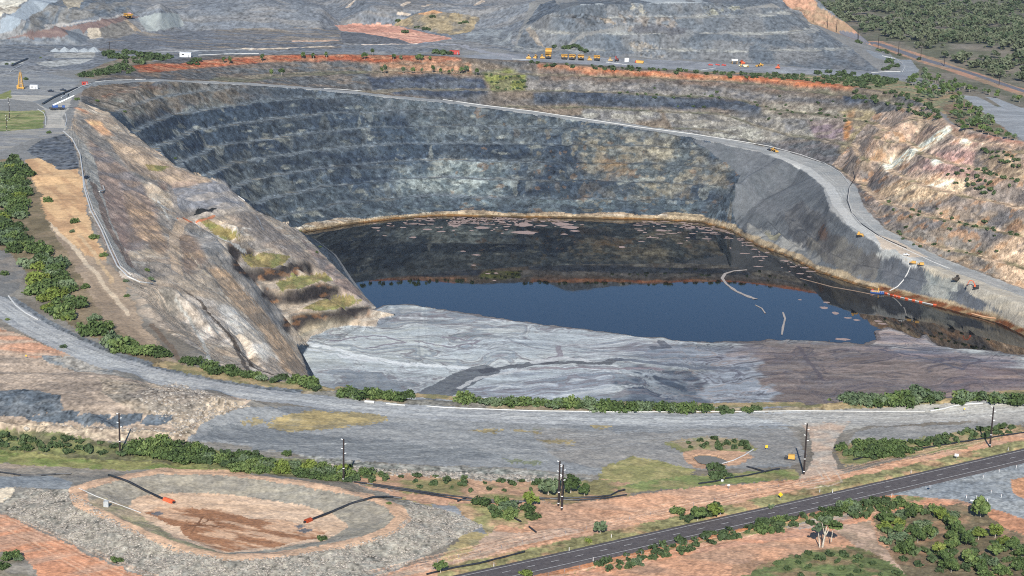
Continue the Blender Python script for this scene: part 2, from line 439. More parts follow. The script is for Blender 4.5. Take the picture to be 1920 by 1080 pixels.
def softpaint(P, c1, c2=None, rad=12, zed=None, base=None, amp=5, a=1.0, **k):
    """like paint, but the two grounds grade into each other over rad metres"""
    Pw = np.array(wp(P, zed)); m_ = rad * 1.3 + amp * 3
    s0 = np.nonzero((x > Pw[:, 0].min() - m_) & (x < Pw[:, 0].max() + m_) & (y > Pw[:, 1].min() - m_) & (y < Pw[:, 1].max() + m_))[0]
    if base is not None: s0 = s0[base[s0]]
    xa = x[s0] + W1x[s0] * amp * 2.2 + W2x[s0] * amp * .6; ya = y[s0] + (W1y[s0] * amp * 2.2 + W2y[s0] * amp * .6) * 1.3
    w = np.zeros(len(s0), np.float32); n = 0
    for rr_, nn_ in ((0, 1), (.5, 6), (1, 10)):
        for j in range(nn_):
            t = 2 * math.pi * j / nn_; w += inpoly(xa + rad * rr_ * math.cos(t), ya + rad * rr_ * 1.6 * math.sin(t), Pw); n += 1
    w = w / n + (fbm(x[s0] / 9, yv[s0] / 9, 77, 2) - .5) * .3 * (4 * (w / n) * (1 - w / n)); k_ = w > .02
    apply(s0[k_], c1, c2, a=(np.clip(w[k_], 0, 1) * a)[:, None], **k)
    return s0[k_]
def stroke(L, width, c1, c2=None, amp=1.0, jit=.4, zed=None, **k):
    Lw = [h[:2] for h in hits(dens(L, 12))] if zed is None else [onz(p[0], p[1], zed)[:2] for p in dens(L, 12)]
    d = linedist(x + W1x * amp * 2 + W2x * amp, y + W1y * amp * 2 + W2y * amp, Lw, width * 2 + 8) + JX * jit
    apply(np.nonzero(d < width / 2)[0], c1, c2, **k)

# --- country far off
ALL = np.arange(N)
apply(ALL[y < 1000], (136, 130, 124), (120, 112, 104), lam=(30, 30))
FOREST = [(1462,-60),(1920,-80),(2300,-80),(2300,300),(1990,245),(1920,212),(1800,168),(1720,150),(1690,110),(1640,92),(1580,58),(1520,22)]
FW = [onz(*p)[:2] for p in [(1480,0,-10),(1525,25,-10),(1580,60,-10),(1650,95,-10),(1720,145,-10),(1800,178,-10),(1920,215,-10),(2100,290,-10)]] + [(2000,1500),(6000,4000),(6000,12500),(-6000,12500),(-6000,3100),(250,3000)]
apply(np.nonzero(inpoly(x + W1x * 12, y + W1y * 12, FW) | (y > 2900))[0], (112, 112, 96), (134, 126, 116), lam=(40, 60), cover=.5, g=.78, mid=.3)
apply(np.nonzero(inpoly(x, y, pxpoly([(-80,150,0),(-80,-20,0),(1080,-40,0),(960,95,0),(700,100,0),(300,118,0)])))[0], (122,126,135), (138,137,140), lam=(50, 22), cover=.45, mid=.24, fine=.32, g=.84)
# left stockpile country
paint([(0,62),(0,36),(36,17),(58,-6),(118,-6),(62,28),(26,56)], (148,156,167), amp=1.5, g=.95, mid=.08, fine=.1)
paint([(-10,-10),(56,-8),(34,15),(-10,20)], (200,194,184), amp=2)
paint([(-10,14),(40,14),(30,24),(-10,32)], (176,168,158), (150,140,130), amp=2)
paint([(60,30),(118,-4),(250,-8),(240,22),(140,38),(90,52),(40,60)], (116,124,136), (138,136,136), lam=(10,40), g=.7, st=.3)
paint([(110,-4),(160,-4),(150,14),(130,16)], (176,166,152), amp=3, g=.75)
paint([(10,73),(75,57),(140,47),(238,28),(262,30),(236,39),(185,53),(120,69),(30,74)], (112,95,95), (126,108,104), lam=(40,6), amp=1.2, mid=.1, fine=.12)
paint([(85,46),(160,40),(238,26),(236,30),(140,45),(85,56)], (150,146,146), amp=1.5)
paint([(258,32),(300,24),(336,26),(345,46),(305,58),(278,64)], (176,182,184), (160,166,170), lam=(5,30), amp=1.2, g=.72, fine=.1, mid=.08)
paint([(163,54),(184,52),(196,70),(170,73)], (198,184,168), amp=2, g=.8)
paint([(232,38),(240,37),(268,62),(258,64)], (176,160,144), amp=1, g=.75)
paint([(185,54),(232,38),(258,64),(220,72),(196,72)], (130,126,124), amp=2, g=.72)
paint([(125,56),(150,55),(165,74),(150,86),(128,84)], (116,122,132), amp=2, g=.8, fine=.12)
paint([(0,74),(130,74),(170,88),(100,100),(40,112),(-20,116)], (110,116,127), (128,130,136), lam=(30,10), g=.84, fine=.3)
paint([(66,118),(110,112),(178,110),(150,120),(92,127)], (164,164,164), (148,150,154), lam=(30,8), amp=2)
paint([(100,100),(180,98),(176,108),(100,108)], (156,154,152), (140,138,136), lam=(40,6), amp=2)
paint([(-20,117),(48,113),(44,119),(-20,124)], (172,172,172), amp=1.5)
paint([(260,60),(640,50),(640,92),(520,94),(300,92),(180,96),(200,76)], (112,115,124), (134,126,120), lam=(60,10), cover=.42, g=.82, mid=.28, fine=.3)
stroke([(460,92),(540,90),(620,87)], 7, (208,190,172), amp=3, a=.85)
stroke([(550,77),(630,76)], 5, (190,160,142), amp=3, a=.8)
stroke([(300,98),(380,95),(470,92)], 5, (182,180,178), amp=3, a=.6)
stroke([(220,99),(300,97),(390,94)], 4, (196,196,198), amp=4, a=.6)
paint([(628,47),(690,43),(736,45),(772,56),(848,72),(800,80),(776,82),(742,72),(705,71),(684,62),(640,58)], (199,146,130), (212,164,146), lam=(60,12), amp=2, mid=.12, g=.86)
paint([(640,60),(684,63),(740,72),(776,82),(700,83),(640,80)], (104,106,114), amp=2, g=.8, fine=.3)
stroke([(680,84),(730,83),(780,82)], 5, (214,196,184), amp=2)
paint([(738,44),(764,34),(785,24),(812,20),(870,26),(897,33),(884,60),(842,66),(800,58),(770,54)], (176,158,130), (140,132,122), lam=(12,30), cover=.45, amp=4, g=.72, st=.3)
paint([(782,25),(812,20),(830,23),(800,29)], (206,160,122), amp=3, g=.8)
paint([(884,60),(900,52),(960,58),(960,88),(905,82),(870,76)], (150,154,160), (126,130,138), lam=(8,30), g=.75)
paint([(640,0),(780,0),(860,8),(800,20),(740,42),(640,44)], (118,123,133), (134,132,134), lam=(40,14), g=.8, fine=.35)
for a_, b_ in [((650,14),(664,2)),((756,12),(766,3)),((795,12),(808,8)),((892,10),(906,2)),((748,26),(768,28))]: stroke([a_, b_], 5, (196,178,162), amp=4, a=.8)
paint([(940,96),(985,50),(1010,10),(1040,0),(1062,20),(1045,60),(985,52)], (92,100,113), (112,118,128), lam=(16,16), g=.75, fine=.4)
# the big dump
DW = np.nonzero(inpoly(x + W2x * 4, y + W2y * 4, pxpoly([(952,98,0),(1300,112,-8),(1650,134,-10),(1590,85,2),(1520,42,18),(1450,5,42)]) + [(380,2150),(360,2750),(60,2750),onz(1090,6,45)[:2],onz(1040,20,36)[:2],onz(985,50,17)[:2]]))[0]
apply(DW, (118,124,134), (132,133,138), lam=(24,70), cover=.5, g=.66, fine=.36, mid=.08)
zz_ = z[DW]; lift = np.abs(((zz_ + 4) % 15) - 7.5)
_t = gat(DBERM, x[DW], y[DW]) * .85 * (zz_ < 42) * (zz_ > -3); apply(DW[_t > .03], (176,174,170), (146,147,150), lam=(20,20), g=.80, a=_t[_t > .03][:, None])
for c_, P_ in [((168,152,136), [(1056,26),(1140,27),(1160,45),(1065,44)]), ((150,138,130), [(1160,30),(1270,32),(1280,55),(1180,50)]), ((172,168,150),[(1310,12),(1390,10),(1380,28),(1330,30)]), ((180,172,158),[(1185,8),(1200,4),(1205,24),(1190,26)]), ((162,150,138),[(1180,82),(1240,84),(1250,104),(1200,106)])]:
    paint(P_, c_, (126,130,138), lam=(8,14), cover=.5, amp=6, jit=6, g=.72, a=.7, fine=.55)
for c_, P_ in [((96,104,116), [(1150,2),(1180,2),(1190,26),(1165,24)]), ((98,106,118),[(1050,5),(1150,2),(1120,40),(1050,48)]), ((100,100,108),[(1190,50),(1290,52),(1280,66),(1200,64)]), ((102,110,122),[(1400,90),(1440,92),(1450,116),(1400,114)]), ((104,112,124),[(1125,70),(1160,64),(1180,100),(1130,102)]), ((100,108,120),[(1300,62),(1420,70),(1560,84),(1540,92),(1400,82),(1300,76)])]:
    paint(P_, c_, amp=7, jit=4, g=.7, a=.75)
paint([(985,54),(995,48),(1010,70),(1020,88),(1008,86)], (160,150,142), amp=1.5, g=.75)
apply(DW[zz_ > 43.5], (156,160,166), g=.95, mid=.06, fine=.1)
# forest road and its red verges
stroke([(1490,2),(1530,30),(1560,48),(1600,66),(1660,88),(1730,112),(1810,136),(1920,174),(2050,215)], 26, (172,132,112), (150,126,106), lam=(20,20), amp=3, jit=3)
stroke([(1581,65),(1650,83),(1727,110),(1810,134),(1920,171),(2050,212)], 9, (106,106,116), amp=.3, mid=.05, fine=.06)
paint([(1620,92),(1650,100),(1690,112),(1704,128),(1702,146),(1640,142),(1640,134),(1690,134),(1680,118),(1640,108)], (130,134,142), amp=1, mid=.08)
paint([(1690,112),(1708,112),(1722,130),(1718,146),(1700,146)], (134,138,146), amp=1, mid=.08)
paint([(1800,178),(1832,181),(1870,200),(1920,202),(1990,215),(2000,300),(1920,264),(1892,247),(1850,216)], (150,152,158), (138,140,146), lam=(40,10), amp=1, mid=.08, fine=.08)
paint([(1846,181),(1868,184),(1920,204),(1890,206)], (146,148,154), amp=1, mid=.06)
# rim track, machine park and the scrubby rim
paint([(860,104),(960,100),(1040,104),(1280,114),(1500,127),(1640,134),(1720,144),(1690,150),(1500,138),(1300,131),(1180,125),(1000,115),(900,112)], (136,138,146), (124,126,134), lam=(40,10), amp=1.2, mid=.1)
paint([(350,100),(560,96),(640,97),(840,103),(860,110),(640,106),(500,107),(420,108),(350,112)], (106,111,119), (124,124,128), lam=(40,6), amp=1.5)
stroke([(800,80),(860,84),(905,97),(960,106)], 9, (138,138,146), amp=1, mid=.06)
paint([(900,113),(1000,116),(1180,127),(1300,133),(1500,140),(1680,150),(1800,175),(1770,215),(1720,190),(1640,172),(1400,147),(1200,134),(1000,121)], (124,124,98), (150,128,104), lam=(14,10), cover=.45, amp=3, jit=3, mid=.25, fine=.3)
paint([(1760,196),(1800,180),(1850,214),(1890,246),(1910,268),(1850,258),(1790,240)], (116,112,92), (130,110,92), lam=(10,10), jit=2, mid=.25)
paint([(140,140),(200,118),(240,105),(310,106),(260,124),(215,140),(180,150)], (116,114,100), (132,118,106), lam=(10,10), jit=2)

# --- pit walls
G = .54
PWs = np.nonzero(inpoly(x, y, PITP) & (z > WZ + 1.5) & (y > 845))[0]
UP = [(150,190),(158,160),(250,120),(330,110),(400,104),(600,101),(800,103),(900,110),(1000,115),(1200,128),(1400,140),(1560,157),(1680,175),(1735,197),(1775,231),(1850,251),(1920,265),(2040,292),(2040,620),(1920,562),(1780,507),(1700,470),(1630,432),(1592,390),(1578,350),(1530,313),(1440,283),(1300,255),(1150,232),(1000,211),(860,193),(720,179),(600,167),(460,157),(300,151)]
apply(PWs, (80,94,112), (102,114,128), lam=(30,60), cover=.42, g=G, mid=.28, fine=.3, st=.15)
apply(PWs, (70,80,96), lam=(40,30), g=G, a=0)
# blotches over the lower far wall
LOW = [(180,160),(300,153),(460,159),(600,169),(720,182),(860,196),(1000,214),(1150,234),(1300,257),(1430,285),(1390,330),(1370,420),(1300,412),(1100,404),(960,402),(830,399),(740,405),(660,415),(566,430),(480,396),(420,346),(330,311),(262,261)]
ls = region(LOW, 2, 0)
_n = fbm(x[ls] / 55, z[ls] / 7 + y[ls] / 60, 301, 4)
apply(ls[_n > .60], (60,73,94), g=G, a=.6)
apply(ls[_n < .36], (116,122,128), g=G, a=.6)
_n = fbm(x[ls] / 16, y[ls] / 22, 305, 4)
apply(ls[_n > .66], (150,156,156), (170,172,168), lam=(6,8), g=G, a=.6)
apply(ls[(_n < .29) & (x[ls] > -60)], (142,126,108), g=G, a=.5)

for c1, c2, P_ in [
    ((180,190,192),(112,126,136),[(730,345),(770,318),(800,318),(890,300),(935,305),(960,330),(930,372),(860,375),(780,372)]),
    ((192,200,198),(124,136,142),[(780,345),(830,312),(880,312),(900,340),(860,365)]),
    ((128,136,142),(96,106,116),[(760,180),(860,200),(960,215),(1080,232),(1100,250),(940,262),(800,262),(760,230)]),
    ((122,128,136),(92,102,112),[(600,170),(760,186),(900,205),(860,230),(700,215),(600,190)]),
    ((162,156,144),(104,112,118),[(1080,255),(1180,245),(1290,262),(1330,300),(1300,360),(1180,372),(1100,340)]),
    ((198,188,168),(138,132,122),[(1205,258),(1255,256),(1275,285),(1240,300),(1210,285)]),
    ((170,140,106),(120,118,114),[(1120,290),(1170,285),(1180,320),(1130,322)]),
    ((150,142,130),(112,116,118),[(1300,295),(1370,320),(1385,355),(1320,350)]),
    ((118,132,142),(96,108,120),[(620,392),(740,372),(960,370),(1200,372),(1380,385),(1370,405),(1100,402),(840,398),(640,414)]),
    ((100,112,124),(80,92,106),[(560,345),(700,350),(760,372),(660,410),(560,425),(500,395)]),
    ((120,128,134),(80,90,102),[(400,300),(520,315),(560,370),(520,390),(470,370),(420,330)]),
    ((152,156,154),(100,110,118),[(478,362),(498,358),(530,400),(512,402)]),
    ((66,77,94),(80,90,104),[(520,185),(640,180),(690,205),(620,222),(470,215)]),
    ((64,75,92),(84,94,106),[(480,232),(640,240),(760,262),(740,280),(560,262),(440,262)]),
    ((64,75,92),(84,94,106),[(430,268),(600,275),(720,292),(640,330),(500,320),(420,300)]),
    ((60,72,90),(82,92,104),[(820,268),(1000,270),(1090,285),(1080,310),(940,300),(820,292)]),
    ((62,74,92),(88,98,110),[(940,318),(1060,312),(1200,330),(1190,350),(1000,350)]),
    ((150,140,128),(122,124,126),[(160,180),(200,158),(300,153),(380,158),(460,162),(450,185),(330,188),(290,205),(240,215),(200,206)]),
    ((180,168,158),(140,134,128),[(175,178),(235,158),(262,165),(290,195),(250,212),(215,206)]),
    ((192,140,112),(150,132,120),[(160,178),(200,160),(320,153),(300,160),(200,175),(170,190)]),
    ((138,128,120),(118,118,120),[(290,195),(340,160),(470,165),(520,178),(400,196),(300,210)]),
    ((122,124,128),(112,116,122),[(440,160),(600,170),(660,182),(520,180)]),
    ]:
    softpaint(P_, c1, c2, rad=6, amp=8, g=G * 1.02, lam=(9,9), cover=.5, sharp=4, octv=4, a=.95)
for P_ in [] and [[(285,205),(340,198),(445,190)],[(268,238),(350,222),(470,214)],[(300,268),(370,258),(480,252)],[(345,300),(420,288),(520,280)]]:
    stroke(P_, 4, (150,144,136), amp=2, g=.75, a=.7)
bm_ = gat(BERM, x, y); _n = fbm3(x[ls] / 14, y[ls] / 14, z[ls] / 5, 341, 4)
for lo, c_, a_ in ((.64, (140,146,148), .4), (.71, (178,180,174), .55)): apply(ls[_n > lo], c_, g=G, a=a_)
_q = ls[(_n < .36) & (x[ls] > -150)]; apply(_q, (60,68,84), g=G, a=.4)
_n = fbm3(x[ls] / 11, y[ls] / 11, z[ls] / 8, 345, 3); _q = ls[(_n > .70) & (x[ls] > -60)]; apply(_q, (146,118,94), g=G, a=.5)
_q = ls[(_n < .31) & (x[ls] > 20)]; apply(_q, (160,150,130), g=G, a=.45)
_t = bm_[ls] * 1.45 * np.clip(.25 + 1.3 * (fbm(x[ls] / 70, y[ls] / 70, 333, 2) - .35), .1, .7) * np.clip((220 - x[ls]) / 250, .35, 1); apply(ls[_t > .03], (126,135,145), (150,146,138), lam=(30,10), cover=.3, g=.74, a=_t[_t > .03][:, None])
# upper far wall, above the ramp
us = region(UP, 1, 0)
apply(us, (142,128,117), (112,112,116), lam=(60,26), cover=.5, g=G * 1.15, mid=.25, fine=.35, st=.15)
for c1, c2, P_ in [
    ((188,110,82),(198,142,114),[(248,124),(300,119),(332,120),(440,107),(500,104),(640,102),(850,106),(868,116),(720,119),(640,114),(500,117),(430,124),(340,135),(262,136)]),
    ((132,122,116),(110,112,117),[(300,135),(440,122),(640,116),(700,125),(690,168),(560,160),(440,150),(300,148)]),
    ((186,142,116),(150,128,112),[(712,120),(800,117),(880,120),(892,140),(780,138),(720,140)]),
    ((78,86,104),(100,106,118),[(690,143),(800,142),(905,146),(915,178),(840,182),(700,172)]),
    ((142,146,86),(128,126,96),[(905,136),(950,130),(985,140),(990,170),(925,172),(910,150)]),
    ((196,120,86),(200,142,110),[(1008,122),(1130,129),(1280,139),(1400,142),(1530,152),(1610,163),(1600,170),(1500,163),(1400,153),(1270,149),(1120,143),(1012,135)]),
    ((136,118,108),(122,112,108),[(1010,134),(1270,149),(1500,163),(1620,176),(1620,184),(1440,172),(1280,160),(1010,152)]),
    ((118,116,120),(146,140,138),[(985,150),(1280,160),(1480,178),(1620,190),(1620,202),(1440,192),(1280,182),(985,170)]),
    ((74,82,98),(92,98,110),[(1000,172),(1100,172),(1280,182),(1430,192),(1425,208),(1280,204),(1100,198),(1000,192)]),
    ((72,82,102),(86,94,108),[(1580,178),(1630,180),(1640,195),(1582,194)]),
    ((168,164,158),(128,126,128),[(1090,203),(1230,205),(1240,226),(1180,232),(1090,222)]),
    ((160,154,148),(124,122,124),[(1240,206),(1440,216),(1540,225),(1530,258),(1420,268),(1260,245)]),
    ((184,180,172),(140,136,134),[(1285,236),(1330,232),(1430,245),(1435,264),(1340,256)]),
    ((166,158,148),(140,130,122),[(1430,190),(1520,198),(1640,205),(1620,232),(1500,222),(1430,212)]),
    ((140,124,132),(156,142,138),[(1510,228),(1600,222),(1610,250),(1570,275),(1530,262)]),
    ((176,160,130),(150,136,120),[(1570,205),(1640,206),(1650,225),(1600,300),(1560,300),(1600,240)]),
    ((196,140,96),(170,140,112),[(1588,210),(1602,206),(1590,262),(1578,262)]),
    ((120,116,120),(104,106,112),[(1430,268),(1530,262),(1600,300),(1600,330),(1540,310),(1440,280)]),
    ]:
    softpaint(P_, c1, c2, rad=1.5, amp=2.5, g=G * 1.25, lam=(14,8), cover=.5, sharp=4, a=1.0)
_t = bm_[us] * .6; apply(us[_t > .03], (160,148,128), (122,122,98), lam=(20,20), cover=.45, g=.80, a=_t[_t > .03][:, None])
# right wall
RW = [(1640,210),(1735,197),(1775,231),(1850,251),(1920,265),(2040,292),(2040,625),(1920,560),(1780,505),(1700,468),(1634,430),(1596,390),(1584,345),(1560,310)]
GR = .94
rs = paint(RW, (172,152,140), (140,128,122), lam=(14,16), cover=.5, amp=3, g=GR, mid=.25, fine=.35, st=.15)
for c1, c2, P_ in [
    ((184,156,138),(160,142,126),[(1640,250),(1700,215),(1760,215),(1780,232),(1740,262),(1690,300),(1630,320),(1600,320)]),
    ((205,176,158),(188,152,138),[(1690,330),(1750,275),(1800,252),(1850,262),(1920,275),(1960,300),(1900,340),(1800,352),(1720,345)]),
    ((202,168,160),(190,150,142),[(1720,310),(1760,280),(1800,275),(1840,290),(1820,320),(1760,330)]),
    ((226,200,170),(206,176,146),[(1640,352),(1700,335),(1790,330),(1830,345),(1780,372),(1690,380),(1640,372)]),
    ((238,220,200),(226,196,164),[(1648,312),(1700,284),(1745,257),(1774,236),(1786,242),(1765,260),(1715,292),(1660,322)]),
    ((186,128,112),(170,120,104),[(1778,232),(1800,246),(1850,252),(1920,268),(1920,276),(1850,264),(1796,256),(1780,244)]),
    ((134,122,112),(116,108,102),[(1830,275),(1920,285),(1920,345),(1860,340),(1820,310)]),
    ((200,176,150),(150,130,112),[(1830,300),(1880,290),(1920,300),(1920,340),(1850,330)]),
    ((138,120,112),(108,104,106),[(1590,330),(1650,300),(1660,340),(1640,380),(1600,375)]),
    ((106,100,102),(128,118,112),[(1600,360),(1628,368),(1630,392),(1602,388)]),
    ((146,130,118),(114,110,112),[(1640,392),(1760,380),(1920,410),(1920,470),(1800,455),(1680,440),(1640,420)]),
    ((132,124,118),(154,134,116),[(1640,420),(1760,440),(1920,480),(1920,540),(1780,495),(1690,455)]),
    ((222,192,166),(208,178,152),[(1858,470),(1896,450),(1930,405),(2040,420),(2040,620),(1930,555),(1870,500)]),
    ((212,184,158),(196,166,140),[(1750,395),(1782,384),(1792,398),(1760,404)]),
    ]:
    softpaint(P_, c1, c2, rad=2, amp=3, g=GR, lam=(12,12), cover=.5, sharp=4, a=.95)
_t = bm_[rs] * .95; apply(rs[_t > .03], (208,180,156), (150,140,112), lam=(16,16), cover=.4, g=.80, a=_t[_t > .03][:, None])
_n = fbm(x[rs] / 9, y[rs] / 9 + z[rs] / 9, 309, 3)
apply(rs[(_n > .66) & (SLOPE[rs] > .5)], (96,92,96), g=GR, a=.55)
apply(rs[(_n < .33) & (SLOPE[rs] > .5)], (184,134,92), g=GR, a=.45)
for P_ in [[(1648,314),(1700,286),(1745,257),(1774,236),(1787,241),(1768,258),(1715,290),(1664,322)],[(1745,300),(1760,296),(1768,306),(1750,312)],[(1800,262),(1812,258),(1822,270),(1808,274)],[(1730,345),(1770,335),(1800,338),(1760,352)]]:
    softpaint(P_, (240,226,208), (222,190,158), rad=1.2, amp=2.5, lam=(6,6), cover=.35, sharp=5, g=1.12)
# scree and rock below the lower ramp
SC = [(1300,258),(1440,286),(1530,318),(1566,352),(1580,392),(1610,432),(1690,474),(1770,508),(1920,566),(2040,620),(2040,670),(1920,620),(1870,595),(1800,577),(1700,551),(1600,524),(1530,501),(1480,474),(1420,452),(1384,428),(1372,380),(1388,330)]
sc = paint(SC, (112,115,122), (104,108,115), lam=(8,40,20), cover=.5, amp=2, g=.76, mid=.12, fine=.3)
for c1, c2, P_ in [
    ((88,90,97),(112,112,116),[(1470,400),(1500,380),(1540,400),(1560,440),(1540,470),(1490,460)]),
    ((98,96,98),(122,118,114),[(1510,450),(1560,440),(1650,480),(1640,520),(1580,510),(1520,480)]),
    ((116,92,80),(98,92,94),[(1535,430),(1548,428),(1550,455),(1536,455)]),
    ((160,158,156),(124,126,130),[(1390,420),(1440,432),(1500,460),(1540,492),(1520,500),(1450,465),(1400,440)]),
    ((172,164,140),(130,126,110),[(1436,438),(1460,436),(1474,444),(1450,448)]),
    ((178,178,174),(146,150,150),[(1735,512),(1790,522),(1800,548),(1770,562),(1720,545)]),
    ((96,100,110),(108,110,118),[(1655,490),(1730,505),(1740,530),(1690,548),(1650,520)]),
    ((98,102,112),(112,114,120),[(1790,535),(1860,555),(1840,580),(1800,572)]),
    ((186,176,164),(170,162,152),[(1850,562),(1920,578),(2020,600),(2020,660),(1920,618),(1850,590)]),
    ]:
    paint(P_, c1, c2, amp=4, jit=2, g=.72, lam=(8,16), cover=.5, a=.85)
# ramp
rp = np.nonzero(inpoly(x + W2x * 2, y + W2y * 2, ramp_poly))[0]
apply(rp, (142,143,146), (154,153,154), lam=(20,20), g=.98, mid=.08, fine=.1, st=0)
stroke([(1450,290),(1510,314),(1556,350),(1572,385),(1600,420),(1660,460),(1720,490)], 9, (174,173,174), amp=1.2, mid=.06)
paint([(1640,438),(1680,450),(1740,482),(1700,484),(1650,462)], (190,172,156), amp=2, a=.8)
paint([(1690,490),(1760,500),(1920,556),(2040,606),(2040,640),(1920,590),(1840,560),(1780,525)], (190,178,162), (172,164,154), lam=(20,8,-20), amp=1.5, g=.95, a=.85)
paint([(1640,475),(1680,468),(1690,490),(1650,492)], (164,164,164), amp=2)
stroke([(x_, y_) for x_, y_, _ in RAMP[:10]], 3.5, (150,152,156), amp=.5, a=.7)
# bank round the lake
SHW = [onz(p[0], p[1] - 2, WZ + 2)[:2] for p in dens(SHORE, 12)]
db = linedist(x, y, SHW, 40)
bk = np.nonzero((db < 26) & (z < WZ + 4.2 + (fbm(x / 30, y / 30, 88, 3) - .5) * 5) & (z > WZ - .5))[0]
apply(bk, (192,172,146), (164,146,124), lam=(12,6), g=.68, mid=.15, fine=.25, st=0)
apply(bk[z[bk] < WZ + 1.3], (140,104,66), (96,80,60), lam=(20,4), g=.7)
apply(bk[(z[bk] > WZ + 2.8) & (x[bk] < 140)], (206,196,184), (170,150,130), lam=(30,6), cover=.55, g=.72)
s_ = bk[(x[bk] > 285) & (z[bk] < WZ + 3)]; apply(s_, (128,80,52), (150,126,98), lam=(14,5), g=.7)
# --- west wall / promontory
GW = 1.36
WSTP = [(150,190),(200,209),(262,260),(330,310),(420,345),(480,395),(540,420),(566,436),(620,492),(680,552),(740,572),(740,600),(660,632),(650,640),(560,650),(575,690),(584,714),(500,716),(440,700),(300,610),(240,525),(200,470),(170,405),(156,340),(146,290),(126,252)]
ws = paint(WSTP, (166,150,134), (136,126,118), lam=(60,9,20), cover=.5, amp=2, jit=1.5, g=GW, mid=.22, fine=.28, st=0)
_n = fbm((x[ws] * .9 + yt[ws] * .4) / 40, (-x[ws] * .4 + yt[ws] * .9) / 7 + z[ws] / 12, 321, 4)
apply(ws[_n > .62], (108,104,104), g=GW, a=.3)
apply(ws[_n < .37], (178,152,128), g=GW, a=.3)
apply(ws[np.abs(_n - .5) < .022], (186,180,172), g=GW, a=.3)
for c1, c2, P_ in [
    ((118,110,110),(136,118,108),[(165,260),(215,270),(260,330),(300,400),(290,440),(255,470),(220,470),(190,400),(172,330)]),
    ((116,112,110),(128,120,114),[(140,205),(190,245),(240,300),(280,345),(250,330),(200,290),(150,245)]),
    ((212,166,124),(190,148,116),[(164,228),(190,228),(212,255),(190,255)]),
    ((198,142,110),(160,130,112),[(142,202),(160,206),(178,218),(160,214)]),
    ((126,108,102),(138,120,112),[(170,330),(225,335),(245,420),(240,490),(214,500),(185,430)]),
    ((150,132,118),(168,146,126),[(200,260),(260,280),(330,315),(420,350),(400,370),(300,340),(240,320)]),
    ((178,148,122),(146,124,108),[(240,360),(290,400),(320,470),(300,480),(260,440),(236,390)]),
    ((122,122,128),(140,134,132),[(320,350),(420,340),(470,395),(420,400),(330,395)]),
    ((146,122,110),(162,140,126),[(300,345),(370,342),(372,350),(302,356)]),
    ((122,114,110),(140,126,116),[(420,400),(480,400),(560,460),(620,520),(560,490),(480,450)]),
    ((138,120,112),(118,110,108),[(560,440),(620,495),(690,560),(700,580),(650,560),(600,500)]),
    ((120,118,118),(138,132,128),[(350,430),(400,440),(440,480),(420,490),(370,470)]),
    ((136,130,126),(120,116,114),[(400,470),(470,500),(520,570),(540,620),(500,600),(440,530)]),
    ((152,128,108),(130,112,100),[(330,440),(360,440),(390,490),(350,520)]),
    ((178,150,124),(150,130,112),[(390,500),(430,510),(500,590),(560,670),(580,708),(540,700),(490,620),(420,550)]),
    ((158,142,128),(128,120,112),[(240,530),(330,530),(360,570),(380,640),(320,620),(260,590)]),
    ((192,178,166),(160,146,134),[(330,545),(400,560),(450,610),(500,660),(545,706),(480,706),(440,650),(380,640),(340,600)]),
    ((204,194,184),(176,164,152),[(400,560),(440,580),(480,620),(520,670),(500,680),(450,640),(420,600)]),
    ((152,138,118),(134,126,112),[(560,590),(600,585),(690,575),(650,605),(560,636)]),
    ]:
    softpaint(P_, c1, c2, rad=2, amp=3, g=GW, lam=(16,8,25), cover=.5, sharp=4, a=.95)
# dark rock faces and grassy ledges on the promontory
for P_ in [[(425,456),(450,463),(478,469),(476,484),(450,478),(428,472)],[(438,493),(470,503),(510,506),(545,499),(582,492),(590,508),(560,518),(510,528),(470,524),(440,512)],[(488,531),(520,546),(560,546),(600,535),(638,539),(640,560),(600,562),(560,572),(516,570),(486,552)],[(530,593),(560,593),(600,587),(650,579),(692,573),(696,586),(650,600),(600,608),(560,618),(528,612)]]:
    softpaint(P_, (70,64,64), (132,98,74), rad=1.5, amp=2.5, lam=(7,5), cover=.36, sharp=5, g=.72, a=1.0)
for P_ in [[(450,478),(500,474),(548,484),(540,496),(510,503),(470,500)],[(515,530),(560,518),(610,510),(625,526),(600,532),(560,543),(525,543)],[(570,580),(600,564),(640,558),(684,566),(650,576),(600,584)],[(385,420),(410,424),(450,448),(420,452)],[(370,410),(384,408),(430,440),(445,452),(400,440)],[(270,308),(315,312),(300,322),(275,318)]]:
    paint(P_, (150,134,88), (128,128,76), lam=(7,7), cover=.5, amp=3, jit=2, g=.95, a=.9, mid=.25)
paint([(362,404),(370,392),(408,390),(384,404),(366,408)], (52,54,56), amp=.8, g=.8, mid=.05)
paint([(333,410),(345,408),(375,412),(405,404),(400,410),(370,418),(338,418)], (206,120,82), (190,128,98), lam=(6,6), amp=1, g=.95)
stroke([(360,412),(400,400),(440,392),(470,392)], 6, (184,172,162), amp=2, a=.95)
stroke([(318,348),(328,380),(338,410)], 4, (152,142,136), amp=.8, a=.9)
stroke([(345,414),(328,440),(326,470),(334,512)], 6, (196,172,150), amp=1.5, a=.9)
